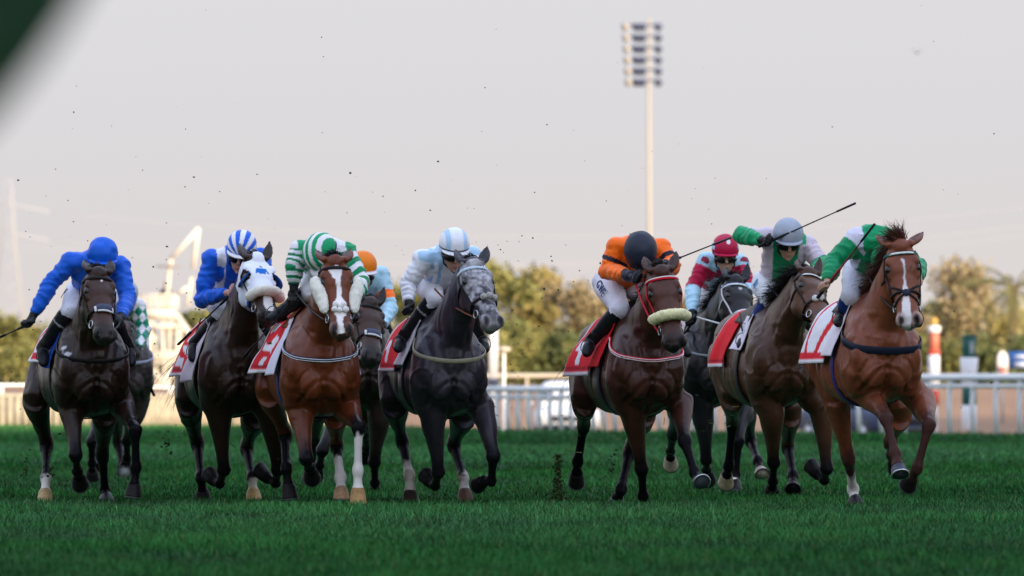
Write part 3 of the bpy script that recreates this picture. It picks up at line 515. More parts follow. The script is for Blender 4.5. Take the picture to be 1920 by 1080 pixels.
for s in (-1, 1): m_.add([b0 + V(0, -.05, .02), b0 + V(0, .06, .02), b0 + V(s * .2, .03, .12), b0 + V(s * .17, -.03, .12)], [(0, 1, 2, 3)])
tag(obj('bird', (m_.arr()[0], m_.arr()[1], np.tile(V(.12, .11, .11), (len(m_.arr()[0]), 1))), M['turf'], loc=b0), 'tiny grey bird high in the sky on the right', 'bird')
# ------------------------------------------------------------------ racehorses
def place(par, px, py, L, sign):
    """the point seen at (px,py) that lies L metres from par, nearer (-) or farther (+)"""
    d = par[1]
    for _ in range(4):
        p = at(px, py, d); r2 = (p[0] - par[0]) ** 2 + (p[2] - par[2]) ** 2
        d = par[1] + sign * math.sqrt(max(L * L - r2, 0))
    return at(px, py, d)
def bez(a, b, c, n):
    t = np.linspace(0, 1, n)[:, None]; return (1 - t) ** 2 * a + 2 * t * (1 - t) * b + t * t * c
def chain(P, S):
    """stations on a polyline: S = [(segment + fraction, r_lat, r_ap)]"""
    C = []; rx = []; ry = []
    for s, a, b in S:
        i = min(int(s), len(P) - 2); C.append(lerp(P[i], P[i + 1], s - i)); rx.append(a); ry.append(b)
    return np.array(C), np.array(rx), np.array(ry)
FORE = [(0, .095, .12), (.2, .085, .11), (.45, .066, .085), (.7, .05, .059), (.88, .046, .05), (1, .055, .056), (1.1, .05, .05), (1.22, .035, .04),
        (1.5, .028, .036), (1.8, .030, .038), (1.93, .042, .047), (2.03, .042, .046), (2.2, .031, .034), (2.38, .033, .037), (2.55, .045, .05)]
HIND = [(0, .1, .16), (.25, .088, .125), (.5, .064, .088), (.75, .047, .064), (.9, .050, .068), (1, .054, .072), (1.12, .050, .061), (1.25, .036, .047),
        (1.55, .031, .041), (1.82, .033, .042), (1.94, .045, .05), (2.04, .044, .049), (2.2, .032, .036), (2.38, .034, .038), (2.55, .046, .051)]
TR = np.array([  # u, z, half width, half height, egg
    (-.02, 1.04, .09, .11, 0), (.03, 1.05, .165, .19, .02), (.10, 1.06, .215, .27, .08), (.2, 1.07, .245, .34, .16), (.34, 1.09, .25, .385, .34), (.48, 1.115, .25, .41, .40),
    (.64, 1.10, .262, .40, .36), (.82, 1.085, .282, .375, .24), (1.0, 1.085, .285, .355, .12), (1.16, 1.11, .27, .33, .04), (1.3, 1.135, .262, .305, .06),
    (1.44, 1.14, .245, .275, .1), (1.56, 1.12, .2, .22, .1), (1.63, 1.10, .11, .13, 0)])

HEADS = [  # t, half width, half depth, dorsal offset, egg
    (-.05, .05, .052, .03, 0), (.0, .078, .078, .01, .05), (.08, .100, .105, .0, .1), (.17, .113, .132, -.006, .14), (.26, .121, .148, -.008, .18), (.36, .113, .152, -.003, .14),
    (.46, .099, .130, .002, .08), (.56, .086, .102, .005, 0), (.66, .078, .086, .006, 0), (.76, .074, .076, .006, 0), (.85, .076, .072, .004, .02), (.92, .076, .067, .006, 0), (.975, .064, .053, .016, 0), (1.0, .036, .03, .03, 0)]

class Horse: pass
def build_horse(D):
    H = Horse(); H.D = D; d = D['d']; yaw = math.radians(D.get('yaw', 10)); H.d = d; H.yaw = yaw
    cx, cy = D['chest']; c0 = at(cx, cy, d)
    LAT = V(math.cos(yaw), math.sin(yaw), 0); FW = V(math.sin(yaw), -math.cos(yaw), 0)
    H.LAT, H.FW = LAT, FW; dz = c0[2] - 1.06; B = V(c0[0], d, dz); H.B = B; H.dz = dz
    def T(a, u, z): return B + a * LAT - u * FW + z * UP
    H.T = T
    ground = V(*(B - .6 * FW)[:2], 0)
    mb = MB(); legs = []
    # trunk
    C = np.array([T(0, u, z) for u, z, *_ in TR])
    mb.loft(C, TR[:, 2], TR[:, 3], LAT, n=26, egg=-TR[:, 4], p=2.15)
    for s in (-1, 1):
        mb.ball(T(s * .085, .06, .955), (.085, .10, .13), (LAT, FW, UP))                       # pectorals
        mb.ball(T(s * .165, .09, 1.05), (.085, .10, .14), (LAT, FW, UP))                     # point of shoulder
        mb.loft([T(s * .07, .46, 1.40), T(s * .12, .34, 1.28), T(s * .185, .2, 1.12), T(s * .19, .2, .97), T(s * .17, .3, .86)], [.07, .085, .085, .09, .085], [.06, .12, .15, .16, .13], LAT)
        mb.ball(T(s * .12, 1.3, 1.24), (.13, .22, .14), (LAT, FW, UP))
        mb.ball(T(s * .15, 1.5, 1.05), (.11, .15, .2), (LAT, FW, UP))
        mb.ball(T(s * .175, .75, .98), (.1, .3, .2), (LAT, FW, UP))
    # legs
    H.legs = {}
    for nm, js in D['legs'].items():
        fore = nm[0] == 'f'; s = -1 if nm[1] == 'l' else 1
        if fore:
            e0 = T(s * .165, .34, .80); L = (.43, .285, .19)
        else:
            e0 = T(s * .19, 1.22, .80); L = (.46, .40, .20)
        (ex, ey, *eo), *rest = js
        e = at(ex, ey, e0[1] + (eo[0] if eo else 0)); P = [e]
        for (px, py, sg), l in zip(rest, L): P.append(place(P[-1], px, py, l, sg))
        P = np.array(P); S = FORE if fore else HIND
        # a planted hoof never sinks below the turf
        if P[3][2] < .0: P[3][2] = 0.0
        if P[2][2] < .06: P[2][2] = .06
        Cc, rx, ry = chain(P, S); k = D.get('legk', 1.0)
        lv = nrm(P[0] - P[1]); mb.loft(Cc, rx * k, ry * k, LAT, n=14)
        if fore:
            mb.loft([T(s * .17, .30, .95), lerp(T(s * .17, .32, .86), P[0], .5), P[0], lerp(P[0], P[1], .3)], [.1, .105, .098, .08], [.14, .14, .12, .095], LAT)
            ap = nrm(np.cross(P[1] - P[0], LAT)); ap = ap if np.dot(ap, FW) > 0 else -ap
            mb.ball(P[1] + ap * .012, (.046, .04, .05), (LAT, ap, nrm(P[1] - P[0])))
        else:
            hip = T(s * .13, 1.40, 1.14)
            mb.loft([hip, lerp(hip, P[0], .4) + LAT * s * .02, P[0], lerp(P[0], P[1], .22)], [.12, .125, .10, .088], [.2, .2, .165, .125], LAT)
            sh = nrm(P[1] - P[0]); bk = nrm(P[1] - lerp(P[0], P[2], .5)); mb.ball(P[1] + bk * .03, (.03, .04, .05), (LAT, bk, sh))
            mb.loft([P[1] + bk * .05 - sh * .02, lerp(P[1], P[0], .35) + bk * .055], [.02, .016], [.024, .02], LAT)
        for q, r in ((2, .036),):
            mb.ball(P[q], (r, r, r)); 
            bk = nrm(P[2] - lerp(P[1], P[3], .5)); mb.ball(P[2] + bk * .016, .03)
        legs.append((nm, P)); H.legs[nm] = P
    # head frame
    if 'poll' in D:
        W = T(0, .50, 1.48); poll = place(W, *D['poll'], D.get('neckL', .86), -1)
    muz = place(poll, *D['muz'], D.get('headL', .60), D.get('hsign', -1))
    hL = np.linalg.norm(muz - poll); h = (muz - poll) / hL
    (x0, y0), (x1, y1) = D['eyes']; de = at(x1, y1, poll[1]) - at(x0, y0, poll[1])
    need = .208; dd = math.sqrt(max(need ** 2 - de[0] ** 2 - de[2] ** 2, 0)) * D.get('turn', 1); e = nrm(de + V(0, dd, 0))
    e = nrm(e - h * np.dot(e, h)); n = nrm(np.cross(e, h)); n = n if n[1] > 0 else -n      # n: from face towards the throat
    H.poll, H.h, H.e, H.n, H.hL = poll, h, e, n, hL
    def HD(t, x, m): return poll + h * hL * t + e * x + n * m
    H.HD = HD; k = hL / .60
    hs_ = np.array(HEADS)
    Chead = np.array([HD(t, 0, o + dp) for t, w, dp, o, g in HEADS])
    # outline lofted with the face side flat
    mb.loft(Chead, hs_[:, 1] * 1.0, hs_[:, 2], e, n=22, p=2.35, egg=(hs_[:, 4] * (1 if np.dot(np.cross(h, e), n) > 0 else -1)))
    for s in (-1, 1):
        mb.ball(HD(.215, s * .088, .032), (.028, .042, .030), (e, h, n)); mb.ball(HD(.32, s * .094, .055), (.018, .06, .02), (e, h, n))
        mb.ball(HD(.37, s * .066, .185), (.046, .09, .088), (e, h, n))
        mb.ball(HD(.46, s * .084, .085), (.016, .11, .022), (e, h, n))
        mb.ball(HD(.92, s * .060, .05), (.031, .050, .043), (e, h, n))
        mb.ball(HD(.90, s * .042, .10), (.034, .05, .036), (e, h, n))
    mb.ball(HD(.97, 0, .065), (.062, .028, .042), (e, h, n)); mb.ball(HD(.935, 0, .125), (.046, .044, .03), (e, h, n))
    mb.ball(HD(.03, 0, .03), (.06, .06, .05), (e, h, n))
    # ears
    H.ears = []
    for s, tip in zip((-1, 1), D['ears']):
        b = HD(.0, s * .066, .03); t_ = place(b, tip[0], tip[1], .175, tip[2] if len(tip) > 2 else 1)
        ax = t_ - b; la = nrm(e - nrm(ax) * np.dot(e, nrm(ax))); bow = nrm(e * s) * .012
        S = np.array([0, .12, .3, .5, .7, .86, .97, 1.03]); Cc = np.array([b - ax * .08 + ax * q * 1.05 + bow * math.sin(q * 3) for q in S])
        mb.loft(Cc, np.array([.029, .033, .041, .039, .028, .015, .007, .004]), np.array([.024, .022, .02, .016, .013, .010, .007, .005]), la, n=12); H.ears.append((b, t_))
    # neck
    nb = T(0, .44, 1.14); ne = HD(.06, 0, .15); nm_ = T(0, .10, 1.30); nm_ = lerp(nm_, lerp(nb, ne, .5), .35)
    Cn = bez(nb, nm_, ne, 9); s_ = np.linspace(0, 1, 9)
    rx = np.interp(s_, [0, .25, .5, .75, 1], [.18, .158, .13, .108, .092]); ry = np.interp(s_, [0, .25, .5, .75, 1], [.33, .28, .22, .172, .135])
    mb.loft(Cn, rx, ry, LAT * .5 + e * .5, n=20, p=2.1); H.neck = Cn
    w2 = T(0, .62, 1.40); H.crest = [T(0, .55, 1.50)]
    o_n = [nrm(np.cross(Cn[min(i + 1, 8)] - Cn[max(i - 1, 0)], LAT)) for i in range(9)]; o_n = [q if q[2] > 0 else -q for q in o_n]
    H.crest = np.array([Cn[i] + o_n[i] * ry[i] for i in range(2, 9)] + [HD(-.01, 0, .02)]); H.crn = np.array(o_n[2:] + [-h])
    for s in (-1, 1):
        mb.loft([HD(.2, s * .05, .2), lerp(HD(.2, s * .05, .24), T(s * .08, .15, 1.2), .5), T(s * .07, .05, 1.12)], [.03, .035, .05], [.04, .04, .05], LAT)   # jugular muscle
    Vv, F, N = remesh(mb, .0085, it=5)
    # the trunk's muscles flow into each other: extra smoothing away from head and lower legs
    zl = Vv[:, 2] - dz; hx = (Vv - poll) @ h / hL; dh = np.linalg.norm(Vv - (poll + h * hL * .4), axis=1)
    wm = sstep(zl, .46, .60) * sstep(dh, .36, .48) * .55
    Fa = np.asarray(F); E = np.concatenate([Fa[:, [0, 1]], Fa[:, [1, 2]], Fa[:, [2, 3]], Fa[:, [3, 0]]]); nV = len(Vv); cnt = np.bincount(E[:, 0], minlength=nV) + np.bincount(E[:, 1], minlength=nV)
    V0 = Vv.copy()
    for _ in range(12):
        S_ = np.stack([np.bincount(E[:, 0], Vv[E[:, 1], k_], nV) + np.bincount(E[:, 1], Vv[E[:, 0], k_], nV) for k_ in range(3)], 1) / cnt[:, None]
        Vv = Vv + (S_ - Vv) * wm[:, None]
    # nostrils: pressed in
    hx = (Vv - poll) @ h / hL; ex = (Vv - poll) @ e; nx = (Vv - poll) @ n
    for s in (-1, 1):
        q = HD(.93, s * .052, .036); w = np.exp(-(((Vv - q) @ h / .034) ** 2 + ((Vv - q) @ e / .020) ** 2 + ((Vv - q) @ n / .03) ** 2))
        Vv = Vv - N * (w * .034)[:, None]
    # grooves between the chest and shoulder muscles
    la = (Vv - B) @ LAT; lu = -(Vv - B) @ FW; frw = (lu < .42) * sstep(dh, .28, .4) * (N @ FW > -.2)
    def groove(P2, w, dep):
        nonlocal Vv
        P2 = np.array(P2); dm = np.full(len(Vv), 9.)
        for i in range(len(P2) - 1):
            a_, b_ = P2[i], P2[i + 1]; ab = b_ - a_; q = np.stack([la, zl], 1) - a_; t = np.clip((q @ ab) / (ab @ ab), 0, 1); dm = np.minimum(dm, np.linalg.norm(q - t[:, None] * ab, axis=1))
        k_ = (np.exp(-(dm / w) ** 2) - .45 * np.exp(-((dm - 2.1 * w) / (1.1 * w)) ** 2)) * frw * dep * .62 * (.75 + .6 * vnoise(Vv, 6, 12)); Vv = Vv - N * k_[:, None]
    groove([(0, .74), (.004, .9), (0, 1.04)], .016, .020)
    for s in (-1, 1):
        groove([(0, .965), (s * .05, .955), (s * .11, .90), (s * .15, .82)], .015, .018)
        groove([(s * .085, 1.30), (s * .095, 1.18), (s * .07, 1.06), (s * .03, .99)], .018, .014)
        groove([(s * .165, 1.26), (s * .17, 1.12), (s * .20, .98), (s * .19, .88)], .018, .012)
        groove([(s * .11, 1.03), (s * .15, 1.0), (s * .18, .94)], .011, .008)
    # skin relief: slight muscle and vein modelling
    tr_ = sstep(zl, .5, .7) * sstep(dh, .3, .45)
    rel = vnoise(Vv * V(1, 1, .55), 11, 3) * .008 + vnoise(Vv, 5, 5) * .009; vein = (1 - np.abs(vnoise(Vv * V(1, 1, .6), 7, 8)) * 7).clip(0, 1) * .0055 * (vnoise(Vv, 3, 9) > 0)
    Vv = Vv + N * ((rel + vein) * (.25 + .75 * tr_))[:, None]
    # ---- coat markings (true colours of the coat, with shoulder sheen painted in)
    base = np.array(D['coat']); col = np.tile(base, (len(Vv), 1))
    col *= (1 + .18 * vnoise(Vv, 5, 1) + .08 * vnoise(Vv, 22, 2))[:, None]
    fl_ = vnoise(Vv, 55, 21); col[fl_ > .70] *= .6
    def mixc(mask, c):
        nonlocal col; mask = np.clip(mask, 0, 1)[:, None]; col = col * (1 - mask) + np.array(c) * mask
    pts = D.get('points', (.006, .0055, .007))
    best = np.full(len(Vv), 9.); par = np.zeros(len(Vv)); wh = np.full(len(Vv), -1)
    for li, (nm, P) in enumerate(legs):
        for i in range(3):
            a, b = P[i], P[i + 1]; ab = b - a; t = np.clip(((Vv - a) @ ab) / (ab @ ab), 0, 1); r = np.linalg.norm(Vv - a - t[:, None] * ab, axis=1)
            m = r < best - 1e-6; best[m] = r[m]; par[m] = i + t[m]; wh[m] = li
    near = sstep(best, .16, .09)
    for li, (nm, P) in enumerate(legs):
        sel = near * (wh == li); nz = vnoise(Vv, 30, li) * .08
        if pts is not None: mixc(sel * (sstep(par + nz, .45, 1.0) if nm[0] == 'f' else sstep(par + nz, .62, 1.05)), pts)
        sk = D.get('socks', {}).get(nm)
        if sk:
            mixc(sel * sstep(par + nz * 1.3, sk - .06, sk + .06), D.get('sockc', (.62, .58, .54)))
            if D.get('sockdirt'): mixc(sel * (par > sk) * np.clip(vnoise(Vv, 30, 9) + .1, 0, 1) * .7, (.22, .16, .12))
    hd = (hx > -.15) & (hx < 1.1) & (np.abs(ex) < .17) & (nx > -.06) & (nx < .33)
    if 'face' in D: mixc(.8 * hd * sstep(hx, .02, .2) * (1 - sstep(hx, .7, .88)) * (1 - sstep(nx, .12, .22)) * (.8 + .3 * vnoise(Vv, 9, 14)), D['face'])
    mzc = D.get('muzc', (.016, .014, .014))
    mixc(hd * sstep(hx + .04 * vnoise(Vv, 25, 4) + nx * .25, .80, 1.0) * .9, mzc)
    for f_, c_ in D.get('marks', []): mixc(hd * (nx < .085) * f_(hx + .012 * vnoise(Vv, 40, 6), ex + .007 * vnoise(Vv, 38, 7), nx, Vv), c_)
    for s in (-1, 1):   # dark skin round the eye and inside the ear; nostril hollow painted dark
        q = HD(.295, s * .108, .048); mixc(.9 * np.exp(-((((Vv - q) @ h / .046) ** 2 + ((Vv - q) @ n / .034) ** 2 + ((Vv - q) @ e / .04) ** 2)) ** 1.5), (.010, .008, .008))
        q = HD(.93, s * .052, .036); mixc(1.3 * np.exp(-(((Vv - q) @ h / .034) ** 2 + ((Vv - q) @ e / .021) ** 2 + ((Vv - q) @ n / .03) ** 2) ** 1.6), (.005, .004, .004))
    for s in (-1, 1):
        q = HD(.93, s * .052, .036); rr_ = (((Vv - q) @ h / .034) ** 2 + ((Vv - q) @ e / .021) ** 2 + ((Vv - q) @ n / .03) ** 2) ** .5
        mixc(.55 * np.exp(-((rr_ - 1.45) / .28) ** 2) * hd, D.get('rim', np.array(mzc) * 1.8 + .01))
    for b_, t_ in H.ears:
        ax = nrm(t_ - b_); L_ = np.linalg.norm(t_ - b_); q = (Vv - b_) @ ax / L_; rr_ = np.linalg.norm(Vv - b_ - np.outer((Vv - b_) @ ax, ax), axis=1); fc = -nrm(n * .6 + V(0, 1, 0) * .8); fc = nrm(fc - ax * np.dot(fc, ax)); cen_ = np.abs((Vv - b_) @ np.cross(ax, fc))
        m_ = (q > .1) & (q < .95) & (rr_ < .05) & ((N @ fc) > .45); wq = m_ * np.exp(-(cen_ / (.022 * (1.05 - q).clip(.05, 1) + .004)) ** 2)
        Vv = Vv - fc * (wq * .010)[:, None]; mixc(.8 * wq, np.array(D['coat']) * .22 + .004)
    mixc(hd * np.exp(-((hx - .955 - .0) / .008) ** 2) * (nx > .085) * (np.abs(ex) < .06), (.01, .008, .008))
    if 'sheen_marks' in D: 
        for f_, c_ in D['sheen_marks']: mixc(f_(H, Vv), c_)
    gl_ = np.ones(len(Vv)); gl_ -= .85 * near * sstep(par, .6, 1.1); col = np.c_[np.clip(col, 0, 1), gl_]
    root = obj('racehorse', (Vv, flist(F), col), M['coat'], loc=ground)
    tag(root, D['label'], 'racehorse', 'racehorses galloping in the race'); H.root = root
    H.V, H.F, H.N = Vv, F, N
    H.bvh = BVHTree.FromPolygons([tuple(q) for q in Vv], flist(F))
    # ---- eyes
    for s in (-1, 1):
        o = MB(); c = HD(.292, s * .0985, .046); o.ball(c, (.020, .031, .024), (e, h, n), n=16); obj('eye', o, M['eye'], root)
    # ---- hooves
    for nm, P in legs:
        o = MB(); a = nrm(P[3] - P[2]); L = np.linalg.norm(P[3] - P[2]); fwd = FW if P[3][2] < .05 else nrm(np.cross(LAT, a) if np.dot(np.cross(LAT, a), FW) > 0 else -np.cross(LAT, a))
        c0_ = P[2] + a * L * (.54 if P[3][2] < .05 else .60); low = P[3][2] < .05
        hc = D.get('hoofc', {}).get(nm, D.get('hoofd', (.011, .0095, .010)))
        bot = P[3] + (fwd * .02); lt = nrm(LAT - a * np.dot(LAT, a))
        Cc = [c0_ - a * .012, c0_ + a * .006, lerp(c0_, bot, .5), lerp(c0_, bot, .9), bot]
        nrmv = nrm(np.cross(lt, fwd)) if low else a
        v = []; f = []; nn = 18
        for i, (c, r) in enumerate(zip(Cc, (.04, .049, .055, .06, .061))):
            ax = nrm(lerp(fwd - a * np.dot(fwd, a), fwd, i / 4)) if low else nrm(fwd - a * np.dot(fwd, a))
            for j in range(nn):
                th = 2 * math.pi * j / nn; x, y = math.cos(th) * r, math.sin(th) * r * (1.1 if math.sin(th) > 0 else .8); v.append(c + lt * x + ax * y)
        for i in range(4):
            for j in range(nn): f.append((i * nn + j, i * nn + (j + 1) % nn, (i + 1) * nn + (j + 1) % nn, (i + 1) * nn + j))
        f.append(tuple(range(4 * nn, 5 * nn))); f.append(tuple(range(nn - 1, -1, -1)))
        cc = np.array([np.array(hc) * (1.0 if i > 1 else .8) for i in range(5) for _ in range(nn)])
        o.add(v, f, cc); ho = obj('hoof', o, M['hoof'], root)
        sh = MB(); vv = np.array(v[4 * nn:]); cen = vv.mean(0); dn = nrm(P[3] - c0_)
        arc = [cen + (vv[(16 + i) % 18] - cen) * .98 + dn * .006 for i in range(14)]
        sh.tube(arc, .006, n=6); obj('horseshoe', sh, M['shoe'] if nm in D.get('bright', ()) else M['dullsteel'], ho)
    return H

# surface probes ------------------------------------------------------
def hit(H, c, dr, off=.006, mx=.9):
    r = H.bvh.ray_cast(Vector(c), Vector(nrm(dr)), mx)
    if r[0] is None: return None
    return np.array(r[0]) + nrm(dr) * off
def ring(H, c, a, b, th0, th1, n, off=.006, mx=.6):
    out = []
    for t in np.linspace(math.radians(th0), math.radians(th1), n):
        p = hit(H, c, a * math.sin(t) + b * math.cos(t), off, mx)
        if p is not None: out.append((p, nrm(a * math.sin(t) + b * math.cos(t))))
    return out
def smooth_path(P, it=2, close=False):
    P = np.array(P, float)
    for _ in range(it):
        Q = P.copy()
        if close: Q = .5 * P + .25 * (np.roll(P, 1, 0) + np.roll(P, -1, 0))
        else: Q[1:-1] = .5 * P[1:-1] + .25 * (P[:-2] + P[2:])
        P = Q
    return P
def strap(mb, pts, w, th=.004, c=(.012, .011, .012), close=False, it=2):
    if len(pts) < 3: return
    P = smooth_path([p for p, _ in pts], it, close); Nn = np.array([q for _, q in pts])
    T_ = (np.roll(P, -1, 0) - np.roll(P, 1, 0)) if close else np.gradient(P, axis=0)
    lat = np.array([nrm(np.cross(nrm(t), nrm(q))) for t, q in zip(T_, Nn)])
    mb.loft(P, w / 2, th, lat, n=8, p=4, c=c, close=close)
def headring(H, t, th0, th1, n=24, off=.006, tilt=0., m0=None):
    m = .10 if m0 is None else m0
    b = nrm(-H.n + H.h * tilt); return ring(H, H.HD(t, 0, m), H.e, b, th0, th1, n, off, .22)
def headline(H, t0, t1, th, n=14, off=.007, m0=.09):
    out = []
    for t in np.linspace(t0, t1, n):
        dr = H.e * math.sin(math.radians(th)) - H.n * math.cos(math.radians(th)); m = m0 * (1 - .4 * t)
        p = hit(H, H.HD(t, 0, m), dr, off, .2)
        if p is not None: out.append((p, dr))
    return out
def fur(pts_list, r, seed=0, c=(.72, .68, .58), rr=None, n=16, amp=.28):
    P = smooth_path(pts_list, 2); q = np.linspace(0, 1, len(P)); 
    k = max(30, len(P) * 3); t = np.linspace(0, 1, k); P = np.array([[np.interp(s, q, P[:, j]) for j in range(3)] for s in t])
    rad = r * np.clip(np.minimum(t, 1 - t) * 14, .25, 1) ** .5
    if rr is not None: rad = rad * np.interp(t, np.linspace(0, 1, len(rr)), rr)
    mb = MB(); mb.loft(P, rad, rad * .85, n=n); v, f, cc = mb.arr(); ctr = np.repeat(P, n, 0)
    dn = v - ctr; v = v + dn * (vnoise(v, 170, seed) * amp + vnoise(v, 40, seed + 1) * amp * .25)[:, None]
    cc = np.tile(np.array(c), (len(v), 1)) * (1 + .12 * vnoise(v, 60, seed + 2))[:, None]; return v, f, cc

def strands(roots, dirs, length, width, n, drop, seed, col, wav=.02, segs=6, spread=.25):
    """hair: thin tapering blades growing from along a line"""
    r = np.random.default_rng(seed); mb = MB(); roots = np.array(roots); dirs = np.array(dirs)
    for i in range(n):
        t = r.random() * (len(roots) - 1); k = int(t); k = min(k, len(roots) - 2); q = t - k
        p = lerp(roots[k], roots[k + 1], q) + r.normal(0, .008, 3); dv = nrm(lerp(dirs[k], dirs[k + 1], q) + r.normal(0, spread, 3)); L = length * (.6 + .6 * r.random())
        w = width * (.6 + .8 * r.random()); ph = r.random() * 6; pts = [p]; dd = dv.copy()
        for s in range(segs):
            dd = nrm(dd + V(0, 0, -drop / segs) + r.normal(0, .06, 3)); pts.append(pts[-1] + dd * L / segs)
        pts = np.array(pts); sd = nrm(np.cross(dv, V(*r.normal(0, 1, 3)))); pts += np.outer(np.sin(np.linspace(0, 4, segs + 1) + ph) * wav * np.linspace(0, 1, segs + 1), sd)
        wd = w * np.linspace(1, .12, segs + 1); v = np.concatenate([pts - np.outer(wd, sd), pts + np.outer(wd, sd)]); m = segs + 1
        mb.add(v, [(j, j + 1, m + j + 1, m + j) for j in range(segs)], np.array(col) * (.7 + .7 * r.random()))
    return mb
# ------------------------------------------------------------------ jockeys
def hand_mb(w, fdir, side, r=1.0, grip=True):
    """fist at w: palm, four curled fingers of unequal length, thumb across them. fdir: forearm direction, side: thumb-side direction"""
    mb = MB(); f = nrm(fdir); s = nrm(side - f * np.dot(side, f)); o = np.cross(f, s)
    mb.ball(w + f * .045, (.042 * r, .05 * r, .022 * r), (s, f, o)); mb.ball(w + f * .01, (.027 * r, .035 * r, .022 * r), (s, f, o))
    for i, (k, L) in enumerate(((.032, .9), (.011, 1.0), (-.011, .93), (-.031, .75))):
        a = w + f * .082 + s * k; b = a + (f * .022 + o * .026) * L; c = b + (-f * .02 + o * .022) * L; d = c + (-f * .028 - o * .004) * L
        mb.loft([a - f * .015, a, b, c, d], np.array([.0105, .0105, .0098, .009, .007]) * r, np.array([.0105, .0105, .0098, .009, .007]) * r, n=8)
        for q in (a, b, c): mb.ball(q, .0102 * r, n=8)
    a = w + f * .02 + s * .036; b = a + s * .016 + f * .03 + o * .016; c = b - s * .02 + f * .02 + o * .02
    mb.loft([a, b, c], np.array([.014, .0115, .009]) * r, np.array([.014, .0115, .009]) * r, n=8); mb.ball(b, .0118 * r, n=8); mb.ball(c, .009 * r, n=8)
    return mb
def segcol(Vv, P, r=.16):
    best = np.full(len(Vv), 9.); par = np.zeros(len(Vv))
    for i in range(len(P) - 1):
        a, b = P[i], P[i + 1]; ab = b - a; t = np.clip(((Vv - a) @ ab) / (ab @ ab), 0, 1); d = np.linalg.norm(Vv - a - t[:, None] * ab, axis=1)
        m = d < best; best[m] = d[m]; par[m] = i + t[m]
    return par, best

